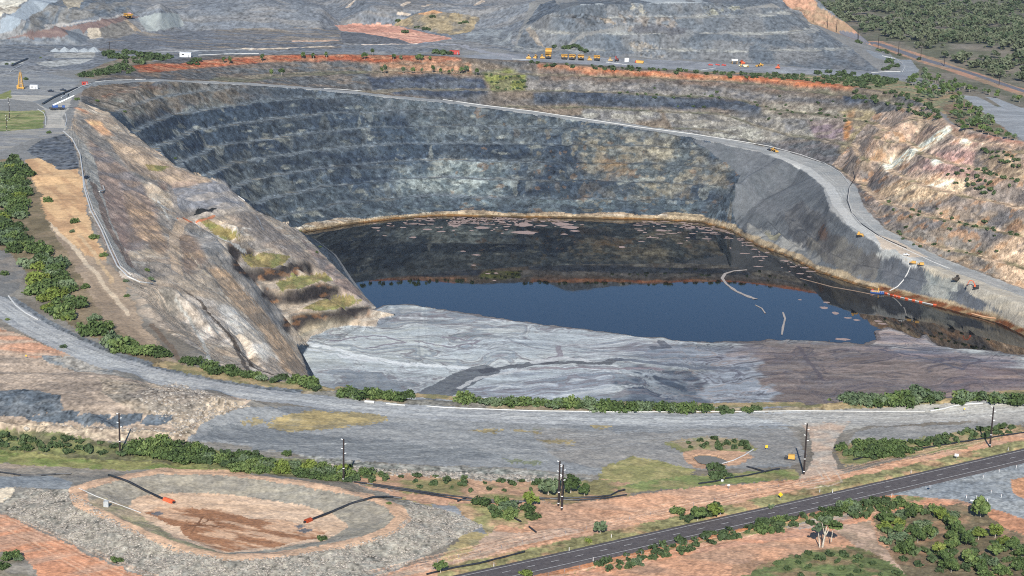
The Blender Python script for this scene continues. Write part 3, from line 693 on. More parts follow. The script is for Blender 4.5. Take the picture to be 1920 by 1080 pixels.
for L_, w_, c_ in [([(346,545),(372,562),(392,588),(430,626),(450,660),(478,690),(510,702)],2.6,(84,72,64)),([(400,600),(430,628),(444,655),(470,672)],1.6,(96,84,74)),([(286,608),(300,628),(330,665),(344,690)],2.4,(112,96,84)),([(228,572),(240,590),(248,604)],2,(96,80,70)),
                  ([(440,650),(470,700)],2.5,(90,80,74)),([(330,560),(380,640),(400,690)],2,(206,200,192)),([(355,475),(392,520)],1.4,(196,180,160)),([(290,375),(304,388),(318,412)],2.4,(214,206,196)),([(365,418),(376,428)],2.2,(220,216,210)),([(470,430),(430,425)],1.4,(196,188,180)),
                  ([(300,380),(312,392)],2,(196,196,196)),([(480,405),(492,430)],1.5,(170,170,174)),([(420,500),(470,560),(500,600)],1.5,(172,168,164)),([(460,470),(400,440)],1.5,(176,176,178)),([(375,355),(340,350)],3,(196,176,160))]:
    stroke(L_, w_, c_, amp=1.5, g=.95, a=.85)
# haul road on the west rim
paint([(84,205),(60,190),(20,186),(-20,188),(-20,176),(60,178),(110,180),(140,185),(128,205),(118,220),(126,240),(118,246),(84,244),(90,225)], (176,170,164), (162,158,154), lam=(16,16), amp=1.2, mid=.06, fine=.08)
paint([(-20,250),(60,240),(120,240),(120,252),(60,262),(0,284),(-20,284)], (132,132,136), (150,146,142), lam=(20,8), amp=1.5, mid=.1)
paint([(-20,126),(60,130),(150,150),(130,180),(60,178),(-20,178)], (126,128,134), (142,142,144), lam=(30,10), amp=1.5, mid=.12)
paint([(60,190),(100,182),(170,156),(182,152),(300,150),(170,162),(140,180),(90,205)], (126,129,134), amp=1, mid=.08)
stroke([(128,246),(150,268),(166,300),(176,345),(190,400),(212,450),(238,500),(250,515)], 9, (160,156,152), amp=1, mid=.06, fine=.1)
stroke([(176,345),(206,430),(246,500)], 4, (126,112,106), amp=1)
paint([(214,516),(226,505),(250,512),(270,520),(240,524)], (208,192,178), amp=1.5)
paint([(38,208),(84,206),(82,240),(10,246),(-20,246),(-20,206)], (112,122,78), (146,142,104), lam=(12,6), amp=1.5, mid=.25)
paint([(0,178),(20,168),(24,184),(0,186)], (124,128,84), amp=1)
paint([(48,282),(80,262),(120,250),(136,268),(150,316),(110,318),(70,296)], (84,89,99), (98,101,108), lam=(8,8), amp=2, mid=.25, fine=.5)
paint([(46,300),(70,296),(112,318),(150,316),(158,360),(170,420),(196,490),(160,480),(110,440),(84,400),(66,350)], (216,178,138), (190,152,118), lam=(6,40,25), cover=.45, amp=3, jit=1.5, g=.92, mid=.15, st=.15)
paint([(84,400),(110,440),(160,480),(196,490),(232,525),(262,600),(340,690),(300,690),(230,640),(170,570),(120,490)], (166,146,128), (146,128,112), lam=(6,40,25), amp=3, jit=2, g=.95)
stroke([(90,415),(130,455),(165,500),(200,540),(240,590)], 2.5, (206,186,164), amp=2, a=.8)
stroke([(150,440),(210,530)], 2, (196,168,136), amp=2, a=.8)
paint([(-20,300),(40,295),(66,350),(90,410),(130,490),(190,590),(250,640),(330,700),(240,670),(150,620),(60,545),(40,500),(10,470),(-20,470)], (116,104,84), (136,120,100), lam=(12,12), amp=3, jit=2, mid=.25)
paint([(-20,470),(12,470),(44,505),(40,540),(0,565),(-20,565)], (136,128,122), (118,116,116), lam=(8,8), amp=2)

# --- lake floor and tailings
TAIL = [(540,650),(560,636),(620,610),(706,577),(720,570),(760,569),(792,573),(860,585),(930,596),(1000,606),(1100,618),(1180,627),(1222,633),(1240,630),(1262,636),(1310,640),(1352,640),(1400,642),(1440,637),(1480,636),(1530,638),(1580,642),(1620,645),(1644,636),(1640,622),(1664,614),(1690,620),(1706,627),(1722,632),(1738,624),(1750,640),(1764,648),(1800,652),(1840,655),(1880,660),(1920,668),(2060,690),(2060,1000),(1500,1010),(900,1010),(560,960),(520,800)]
TW = [onz(p[0], p[1], TZ)[:2] for p in dens(TAIL, 8)]
tl_ = np.nonzero(inpoly(x + W2x * 3 + W1x * 4, y + W2y * 8 + W1y * 9, TW) & (z < WZ + 1.6))[0]
tmask = np.zeros(N, bool); tmask[tl_] = True
z[tl_] = TZ + (fbm(x[tl_] / 40, y[tl_] / 70, 401, 2) - .5) * .5
def tail(P, c1, c2=None, amp=6, rad=7, **k):
    k.setdefault('g', .92); k.pop('jit', 0); return softpaint(P, c1, c2, rad=rad, zed=TZ, base=tmask, amp=amp, **k)
sw = fbm(x[tl_] / 60, y[tl_] / 110, 411, 3) * 9
apply(tl_, (186,189,189), (162,166,169), lam=(60,10), g=.95, mid=.08, fine=.08)
tail([(700,580),(860,588),(1000,608),(1180,630),(1100,640),(960,622),(800,606),(660,612)], (152,149,155), (162,166,172), lam=(50,8,-12), cover=.5, a=.75)
tail([(900,636),(1040,630),(1060,655),(960,672),(820,670),(830,655)], (186,192,198), (158,164,174), lam=(50,5), cover=.6, a=.8)
tail([(1040,622),(1180,632),(1240,640),(1300,650),(1180,668),(1060,670),(1040,650)], (150,150,158), (162,168,176), lam=(40,8), a=.75)
tail([(880,700),(960,693),(1130,690),(1180,700),(1130,740),(1120,790),(840,790)], (160,166,178), (144,150,164), lam=(60,5), cover=.5, a=.8)
tail([(560,690),(700,690),(830,700),(820,740),(640,760),(560,760)], (146,151,162), (128,134,146), lam=(40,12), cover=.5, a=.7)
tail([(1180,640),(1330,648),(1390,655),(1420,672),(1330,690),(1200,680),(1180,665)], (112,120,136), (146,150,162), lam=(50,5), cover=.45, a=.85)
tail([(1170,700),(1230,690),(1320,690),(1335,752),(1300,800),(1140,800),(1150,740)], (80,90,106), (102,112,126), lam=(70,5), cover=.35, a=1.0, g=.8, rad=4, amp=14)
tail([(1380,655),(1500,640),(1640,648),(1760,668),(1920,690),(1980,700),(1980,800),(1480,800),(1434,712),(1424,676)], (116,105,106), (126,113,110), lam=(60,10), a=1.0, g=.84, rad=4, amp=14)
tail([(1320,694),(1360,684),(1422,670),(1436,700),(1452,730),(1476,752),(1470,800),(1330,800)], (166,170,180), (146,151,162), lam=(20,8), a=1.0, rad=3, amp=16)
tail([(1390,640),(1480,638),(1640,648),(1660,660),(1480,652),(1420,668),(1360,680),(1330,690)], (138,126,122), (118,112,122), lam=(40,6), a=.8)
tail([(1640,660),(1740,640),(1800,658),(1920,672),(1920,690),(1840,690),(1740,680)], (104,104,118), (140,126,130), lam=(40,6), cover=.5, a=.95, g=.85)
tail([(1800,690),(1920,688),(1980,800),(1740,800),(1780,715)], (146,124,116), (126,112,116), lam=(40,14), a=.85)
tail([(1640,650),(1630,625),(1664,615),(1700,625),(1740,626),(1750,640),(1700,650)], (178,154,146), (140,128,134), lam=(30,5), cover=.5, a=.9)
_n = fbm(x[tl_] / 45 + sw * .35, y[tl_] / 20 + sw * .5, 413, 4); _lt = np.clip((1320 - topx(x[tl_], y[tl_], np.full(len(tl_), TZ))[0]) / 150, 0.1, 1)
_rt = 1.1 - _lt; _n2 = fbm(x[tl_] / 38 + sw * .5, y[tl_] / 16 + sw * .7, 431, 4)
for th, wd, c_, a_ in ((.5, .014, (84,80,90), .75), (.42, .02, (150,134,130), .6), (.57, .02, (98,94,104), .6)):
    w_ = np.clip(1.6 - np.abs(_n2 - th) / wd, 0, 1) * a_ * _rt; k_ = w_ > .02; apply(tl_[k_], c_, g=.85, a=w_[k_][:, None])
for th, wd, c_, a_ in ((.60, .06, (178,184,190), .75), (.44, .016, (124,120,128), .8), (.5, .010, (198,200,204), .7), (.38, .03, (126,134,146), .7), (.55, .012, (130,128,136), .6)):
    w_ = np.clip(1.6 - np.abs(_n - th) / wd, 0, 1) * a_ * _lt; k_ = w_ > .02; apply(tl_[k_], c_, g=.95, a=w_[k_][:, None])
_n = fbm(x[tl_] / 30, y[tl_] / 5, 415, 3); w_ = np.clip((_n - .55) * 8, 0, 1) * .5; k_ = w_ > .02; CL[tl_[k_]] *= (1 + .35 * w_[k_])[:, None]
w_ = np.clip((.45 - _n) * 8, 0, 1) * .5; CL[tl_] *= (1 - .35 * w_)[:, None]
for L_, w_, c_ in [([(560,641),(610,651),(660,664),(740,680),(830,686),(900,690)],6,(224,226,230)),([(560,650),(640,668),(720,683),(860,690)],3,(206,210,216)),([(640,668),(700,676)],7,(210,212,218)),
                  ([(815,738),(850,722),(880,704),(905,695)],22,(78,82,92)),([(905,696),(950,688),(1000,683),(1050,679),(1110,681),(1140,679),(1160,673)],7,(72,74,84)),([(1160,673),(1200,676),(1260,684),(1300,690),(1400,690)],6,(100,106,120)),([(860,728),(900,708),(960,696),(1000,692)],4,(190,190,194)),
                  ([(1000,692),(1080,690),(1240,692)],5,(140,128,136)),([(1498,650),(1512,672),(1530,695),(1545,715)],3,(92,86,94)),([(1240,640),(1250,650),(1226,652)],6,(88,92,104)),([(1360,690),(1390,700),(1376,706)],3,(104,104,116)),
                  ([(620,640),(700,628),(760,640),(690,652)],2.5,(124,116,130)),([(780,640),(850,650),(900,640),(830,632)],2.5,(130,122,134)),([(1046,650),(1050,668),(1020,676)],4,(132,124,134)),([(1000,680),(1060,670),(1100,676)],6,(196,196,200)),([(1750,680),(1800,668),(1840,676),(1800,690)],3,(90,86,98)),([(1650,655),(1720,668),(1800,690)],3,(90,90,104)),([(1620,646),(1700,652),(1760,660)],2.5,(84,84,96))]:
    Lw = [onz(p[0], p[1], TZ)[:2] for p in dens(L_, 10)]
    d_ = linedist(x[tl_] + W2x[tl_] * 3, y[tl_] + W2y[tl_] * 8, Lw, 60)
    apply(tl_[d_ < w_ / 2], c_, g=.92, a=.8)
# the dark wet edge of the tailings
TE = TW[18:260]
dt_ = linedist(x[tl_] + W2x[tl_] * 2, y[tl_] + W2y[tl_] * 4, TE, 30)
apply(tl_[dt_ < 3.0], (92,84,86), g=.9, a=.7)

# --- near ground, settling pond, road verges
paint([(-20,600),(60,640),(160,690),(300,722),(420,740),(470,752),(440,772),(400,780),(340,815),(-20,830)], (180,160,144), (152,136,124), lam=(24,10), cover=.5, amp=3, mid=.2, fine=.3)
paint([(-20,612),(30,622),(100,655),(150,672),(60,672),(-20,664)], (198,150,124), (184,160,142), lam=(20,6), amp=2)
paint([(80,668),(150,670),(200,690),(230,705),(140,696),(90,680)], (128,131,134), (166,158,150), lam=(8,8), amp=2, fine=.4)
paint([(180,706),(300,722),(420,742),(460,758),(400,776),(340,812),(250,780),(200,740)], (166,150,134), (142,132,122), lam=(10,8), amp=3, fine=.5, mid=.25)
paint([(240,735),(310,720),(400,745),(330,765)], (134,122,114), amp=4, a=.6)
for P_ in [[(-20,735),(40,730),(80,735),(114,742),(114,756),(116,770),(50,782),(-20,778)],[(50,782),(116,771),(150,774),(140,786),(120,796),(60,790)],[(130,788),(160,776),(204,778),(190,794),(160,800)],[(185,795),(210,780),(262,776),(258,792),(215,802)],[(255,798),(270,780),(322,780),(318,792),(290,800)]]:
    paint(P_, (92,99,108), (106,110,116), lam=(6,6), amp=1.5, fine=.45)
paint([(-20,782),(60,790),(150,800),(230,804),(330,808),(400,774),(450,762),(470,765),(380,800),(340,832),(200,820),(-20,806)], (196,176,154), (160,142,126), lam=(5,5), cover=.5, amp=1.5, fine=.45, g=.9)
paint([(345,824),(400,780),(462,764),(640,764),(800,776),(1000,786),(1300,796),(1480,800),(1506,850),(1480,876),(1280,880),(1200,888),(1000,884),(800,872),(640,862),(480,838)], (146,146,148), (130,131,135), lam=(40,8,-8), cover=.5, amp=3, mid=.12, fine=.10)
paint([(345,822),(420,795),(560,812),(700,830),(880,850),(960,870),(800,868),(640,858),(480,836)], (112,115,120), (130,132,136), lam=(30,8), cover=.4, amp=6, a=.75)
paint([(1000,800),(1500,806),(1490,870),(1200,886),(1040,860)], (138,133,130), (148,140,134), lam=(30,10), amp=6, a=.6)
for P_ in [[(500,796),(530,780),(590,770),(640,772),(720,776),(735,786),(690,796),(600,806),(545,812),(510,806)],[(440,792),(480,786),(500,790),(470,798)],[(888,810),(905,806),(945,805),(930,816)],[(962,806),(1010,808),(1018,814),(970,812)],[(1010,822),(1060,822),(1080,830),(1030,830)],[(1100,793),(1150,796),(1130,803)]]:
    paint(P_, (176,156,114), (150,136,106), lam=(5,5), amp=3, jit=3, mid=.25)
for P_ in [[(940,864),(1020,866),(1000,872),(950,870)],[(1010,801),(1018,803),(1010,806)]]: paint(P_, (120,124,90), amp=2, jit=4, a=.7)
CR = [(-60,540),(0,572),(60,612),(130,648),(200,678),(300,708),(400,727),(480,740),(600,753),(760,769),(900,778),(1100,784),(1300,788),(1500,786),(1700,782),(1830,770),(1920,762),(2060,750)]
stroke([(p[0] + 10, p[1] - 11) for p in CR[1:9]], 10, (104,109,117), (116,119,124), lam=(6,6), amp=1, fine=.4)
stroke([(p[0], p[1] - 16) for p in CR[8:]], 16, (150,136,116), (128,124,118), lam=(12,5), amp=2, fine=.35, mid=.25)
stroke([(p[0], p[1] - 26) for p in CR[5:]], 8, (164,144,112), (130,124,92), lam=(8,8), amp=3, jit=2)
stroke(CR, 15, (150,151,156), (164,164,167), lam=(30,8), amp=1.2, mid=.08, fine=.1)
stroke([(p[0], p[1] + 2) for p in CR], 4, (180,180,182), amp=1.5, a=.5, mid=.06)
paint([(1400,776),(1920,752),(1960,790),(1780,792),(1640,800),(1560,812),(1500,800)], (168,163,158), (156,152,150), lam=(30,8), amp=2, mid=.08, fine=.1)
paint([(1500,792),(1600,790),(1566,820),(1556,850),(1568,880),(1600,892),(1540,905),(1480,905),(1512,884),(1522,850),(1516,815)], (172,162,154), (186,162,146), lam=(14,10), amp=1.5, mid=.08, fine=.1)
paint([(1584,832),(1600,812),(1660,800),(1780,800),(1920,782),(1920,800),(1800,812),(1720,835),(1640,850)], (148,144,142), (136,134,134), lam=(20,8), amp=2)
# verge vegetation and red earth
paint([(-20,806),(200,822),(345,838),(640,868),(660,905),(560,895),(420,882),(280,874),(120,862),(-20,858)], (122,124,84), (110,106,82), lam=(8,6), amp=2, jit=2, mid=.3, fine=.3)
paint([(-20,842),(140,858),(280,866),(430,880),(280,880),(200,885),(100,878),(-20,866)], (142,138,92), (118,128,76), lam=(10,5), amp=2, jit=2, mid=.25)
paint([(-20,868),(90,876),(240,884),(180,895),(-20,892)], (158,142,128), (140,132,124), lam=(16,6), amp=2)
paint([(560,850),(640,862),(800,874),(1000,886),(1120,892),(1060,905),(900,900),(760,890),(640,880)], (128,128,122), (150,146,140), lam=(3,3), cover=.5, amp=3, fine=.5, mid=.2)
paint([(640,880),(760,890),(900,902),(1060,905),(1180,890),(1190,930),(1060,945),(900,935),(760,925),(680,905)], (182,146,122), (136,128,92), lam=(10,6), cover=.5, amp=3, jit=2, mid=.25)
paint([(1130,872),(1190,852),(1260,868),(1310,880),(1300,905),(1180,905),(1130,895)], (158,148,106), (138,134,92), lam=(6,5), amp=3, jit=2, mid=.25)
paint([(1160,912),(1250,896),(1340,890),(1400,884),(1490,880),(1500,898),(1380,905),(1280,918),(1180,925)], (122,130,84), (148,138,100), lam=(8,5), amp=2, jit=2, mid=.25)
paint([(1250,825),(1330,820),(1400,828),(1420,845),(1350,862),(1290,850)], (150,134,112), (132,130,92), lam=(6,5), amp=3, jit=2, mid=.25)
paint([(1284,848),(1310,842),(1400,848),(1414,858),(1380,872),(1310,878),(1290,866)], (182,146,122), amp=1.5)
paint([(660,905),(760,925),(900,936),(1060,946),(1190,930),(1300,916),(1400,905),(1500,898),(1590,885),(1700,862),(1920,806),(2060,770),(2060,800),(1920,852),(1700,903),(1500,950),(1280,1000),(1100,1040),(860,1085),(700,1090),(760,1060),(880,1040),(960,1000),(880,985),(800,950)], (202,154,125), (188,150,127), lam=(30,8,-14), cover=.5, amp=2, mid=.18, fine=.2)
paint([(1560,845),(1600,828),(1680,825),(1800,812),(1920,795),(1920,812),(1800,838),(1700,856),(1610,872),(1570,870)], (124,126,86), (160,140,110), lam=(8,6), cover=.45, amp=3, jit=3, mid=.3)
paint([(880,985),(960,1000),(1060,990),(1100,996),(1000,1018),(900,1050),(780,1075),(700,1090),(800,1050),(860,1030)], (188,160,142), (172,150,134), lam=(30,6,-14), amp=2, mid=.12)
paint([(740,930),(800,938),(900,965),(930,990),(880,1040),(800,1060),(860,1010)], (170,152,112), (150,140,110), lam=(8,6), amp=3, jit=2, mid=.25)
paint([(800,950),(900,940),(1000,960),(980,990),(900,985)], (150,144,100), (176,146,116), lam=(8,6), cover=.45, amp=3, jit=2, mid=.25)
paint([(810,944),(850,948),(900,985),(915,1002),(880,995),(840,965)], (140,141,146), amp=2)
ROAD = [(600,1150),(700,1128),(862,1092),(1000,1061.5),(1150,1028),(1314.3,991),(1403.7,971.3),(1488.3,952.7),(1568.7,934.3),(1664.7,912.3),(1762.3,890),(1855,868.7),(1920,853.4),(2080,815),(2200,786)]
rw_ = [onz(p[0], p[1], 0)[:2] for p in dens(ROAD, 20)]
dr = linedist(x + W2x * 1.5, y + W2y * 1.5, rw_, 60) + JX * 1.2
_nr = np.array(rw_); _side = np.interp(x, _nr[:, 0], _nr[:, 1])
vn_ = np.nonzero((dr < 13) & (y > _side) & (x > -20))[0]; apply(vn_, (140,134,96), (176,142,112), lam=(8,6), cover=.4, mid=.25, fine=.3)
S_ = [(860,1090),(1280,1012),(1500,965),(1660,925),(1920,866),(2060,835),(2060,1120),(860,1120)]
paint(S_, (198,150,122), (178,142,120), lam=(30,8,-14), amp=1, mid=.15, fine=.2)
paint([(1060,1080),(1250,1028),(1400,992),(1480,975),(1560,955),(1660,930),(1740,935),(1640,958),(1500,985),(1300,1025),(1120,1075)], (132,132,88), (156,136,104), lam=(7,6), amp=2, jit=2, mid=.3)
ss = np.nonzero((dr < 9) & (y < _side) & (x > -20))[0]; apply(ss, (196,132,92), (180,132,104), lam=(20,4), mid=.12)
paint([(1020,1090),(1200,1046),(1420,1000),(1500,985),(1640,960),(1760,934),(1800,942),(1700,965),(1600,985),(1540,1000),(1400,1020),(1200,1062),(1100,1090)], (208,150,120), (192,148,126), lam=(40,5,-13), amp=1.2, mid=.12)
paint([(1470,985),(1560,964),(1620,956),(1600,970),(1500,992)], (164,156,152), amp=1.5, a=.8)
paint([(1660,926),(1760,903),(1920,866),(2060,834),(2060,1010),(1920,985),(1840,952),(1790,935),(1740,935)], (138,142,148), (150,152,155), lam=(20,8), amp=1.5, fine=.25, mid=.1)
paint([(1895,900),(1960,890),(1960,950),(1900,925)], (196,146,114), amp=1.5)
paint([(1640,965),(1700,950),(1800,945),(1920,990),(2060,1030),(2060,1120),(1700,1120),(1660,1040)], (116,104,84), (150,120,98), lam=(10,8), cover=.4, amp=3, jit=2, mid=.25)
paint([(1840,955),(1880,960),(1960,990),(1960,1020),(1880,990)], (188,136,108), amp=3)
paint([(1560,985),(1640,975),(1640,1020),(1700,1080),(1660,1080),(1600,1030)], (184,156,138), (160,138,120), lam=(10,6), amp=3)
paint([(1440,1050),(1500,1035),(1580,1020),(1650,1050),(1710,1085),(1480,1100),(1400,1090)], (104,114,74), (134,116,90), lam=(8,6), cover=.45, amp=3, jit=2, mid=.3)
paint([(1380,1060),(1440,1045),(1450,1060),(1380,1085)], (150,120,98), amp=3, a=.7)
z[dr < 6.5] = np.minimum(z[dr < 6.5], -.2)
MUD = [(1300,858),(1306,853),(1325,852),(1345,855),(1360,861),(1366,867),(1352,871),(1330,872),(1310,868)]
_m = region(MUD, .5, 0); z[_m] = -.45
# pond
paint(OUT, (160,152,141), (148,143,135), lam=(3,3), cover=.5, amp=1, g=.95, fine=.5, mid=.15)
paint(CRC, (202,166,140), (184,152,130), lam=(12,4), amp=.6, mid=.12, fine=.15)
inner = [(_c[0] + (x_ - _c[0]) * .93, _c[1] + (y_ - _c[1]) * .92) for x_, y_ in CRC]
paint(inner, (160,151,138), (148,141,132), lam=(6,3), amp=.8, g=.95, fine=.18, mid=.12)
paint([(150,945),(210,970),(270,1000),(350,1030),(430,1045),(430,1032),(340,1008),(280,975),(240,948),(190,930)], (172,154,132), (156,148,116), lam=(6,4), amp=1.5, a=.85)
stroke(CRC, 4.2, (206,170,144), (190,158,134), lam=(12,4), amp=.6, mid=.12, fine=.15)
paint([(240,948),(262,930),(340,922),(450,930),(562,946),(622,965),(652,987),(604,1014),(480,1034),(415,1036),(336,1010),(276,976)], (212,182,158), (200,170,146), lam=(12,4), amp=1.5, fine=.12, mid=.08)
paint([(268,962),(290,950),(340,950),(410,962),(480,975),(540,975),(600,994),(580,1010),(480,1030),(420,1032),(360,1005),(310,980)], (152,110,84), (196,160,134), lam=(14,2.5,-25), cover=.5, sharp=5, amp=4, fine=.1, mid=.08)
for a_ in [((345,995),(395,975)),((355,985),(415,985)),((360,1000),(380,970)),((350,978),(420,990)),((390,975),(440,985))]: stroke([a_[0], a_[1]], .7, (126,90,68), amp=.5, jit=.1)
for P_ in [[(280,962),(296,959),(308,963),(295,968)],[(552,986),(565,983),(572,987),(560,991)],[(556,995),(572,990),(588,994),(572,1000)]]: paint(P_, (108,106,110), amp=.3, jit=.1)
paint([(-20,895),(90,890),(140,905),(130,918),(60,914),(-20,912)], (140,143,148), (126,130,136), lam=(14,5), amp=1.5)
paint([(-20,915),(30,912),(24,930),(0,945),(-20,945)], (222,204,182), amp=1.5)
paint([(-20,960),(10,966),(60,990),(150,1030),(290,1085),(100,1120),(-20,1120)], (204,146,116), (192,152,130), lam=(40,5,35), amp=1.5, mid=.12, fine=.15)
paint([(-20,1030),(40,1035),(80,1070),(70,1120),(-20,1120)], (150,142,134), (132,124,110), lam=(8,6), amp=2)

# wheel tracks
def tracks(L, offs, w, c, a=.5):
    Lw = np.array([h[:2] for h in hits(dens(L, 12))]); t_ = np.gradient(Lw, axis=0); t_ /= np.linalg.norm(t_, axis=1)[:, None]; n_ = np.stack([-t_[:, 1], t_[:, 0]], 1)
    for o_ in offs:
        d = linedist(x + W1x * 2.5, y + W1y * 2.5, Lw + n_ * o_, 12); k_ = d < w / 2
        apply(np.nonzero(k_)[0], c, a=(a * np.clip(fbm(x[k_] / 20, y[k_] / 20, 91 + int(o_ * 7) % 50, 2) * 2.6 - .6, 0, 1))[:, None])
tracks(CR, (-4.6, -2.6, -.6, 1.4, 3.4), .9, (192,190,188)); tracks(CR, (-3.6, .6, 4.4), .7, (122,122,126), .6)
for L_ in ([(700,1080),(800,1052),(900,1030),(1000,1006),(1100,990),(1200,965),(1300,940),(1420,918),(1520,900),(1640,872),(1760,845),(1920,808)],[(760,1066),(900,1040),(1020,1012),(1140,985),(1280,955),(1420,925),(1560,892)],[(1060,1088),(1220,1046),(1400,1004),(1520,978),(1660,956)],[(0,965),(60,990),(160,1035),(280,1086)],[(0,985),(60,1012),(180,1080)]):
    tracks(L_, (-2.4, -.6, 1.4, 3.2), .7, (222,182,154), .6); tracks(L_, (-1.5, 2.3), .6, (158,112,88), .6)
tracks([(1540,795),(1545,830),(1540,870),(1560,900),(1500,912)], (-3, -1, 1, 3), .7, (206,190,176), .6)
tracks([(360,840),(520,850),(700,850),(900,840),(1100,830),(1300,815),(1480,800)], (-6, -4, 0, 2, 8, 10), .8, (168,168,170), .45)
tracks([(400,790),(600,800),(800,810),(1000,812),(1200,806),(1400,798)], (-8, -6, 0, 2, 6), .8, (112,114,120), .4)
tracks(RAMP[6:], (-4, -1.5, 1.5, 4), 1.0, (186,184,182), .5)
# --- grain
STR[PWs] = 0; RKA[PWs] = 1; RKA[rp] = .15; RKA[DW] = .1; FINE[PWs] *= .25; MID[PWs] *= .45
_sc = np.zeros(N, bool); _sc[region(SC, 2, 0)] = True; RKA[_sc] *= .3; RKA[ws] = .62
m1 = fbm3(x / 5, yt / 5, z / 5, 501, 3) - .5; m2 = fbm3(x / 24, y / 24, z / 16, 502, 3) - .5
s1 = fbm(x / 3.0, y / 40 + z / 40, 503, 2) - .5
_b = (y > 1000) & (x > 250); _u, _v = aniso(ALL[_b], (3, 40, -32)); s1[_b] = fbm(_u, _v, 504, 2) - .5
fa = np.clip((y - 700) / 400, 0, 1)
f1 = (vn3(x / .7, y / 1.1, z / .7, 505) - .5) * (1 - fa) + (vn3(x / 1.5, y / 2.0, z / 1.4, 506) - .5) * fa
f2 = (vn3(x / 1.6, y / 2.4, z / 1.6, 509) - .5) * (1 - fa) + (vn3(x / 3.4, y / 4.0, z / 2.8, 508) - .5) * fa
MULT = 1 + MID * 2.2 * m1 + MID * 1.5 * m2 + FINE * (2.4 * f1 + 1.9 * f2) + STR * .8 * s1
CL *= np.clip(MULT, .3, 2.1)[:, None]
hue = (fbm(x / 35, y / 35, 507, 3) - .5)[:, None] * np.array([[.05, 0, -.05]], np.float32)
CL *= 1 + hue * (~tmask)[:, None]
_l = CL @ np.array([.3, .59, .11], np.float32)
CL = _l[:, None] + (CL - _l[:, None]) * 1.0
CL *= np.array([1.02, 1.025, .94], np.float32)
CL = np.clip(CL, .004, .85)
GZ = z.reshape(NYM, NXM)

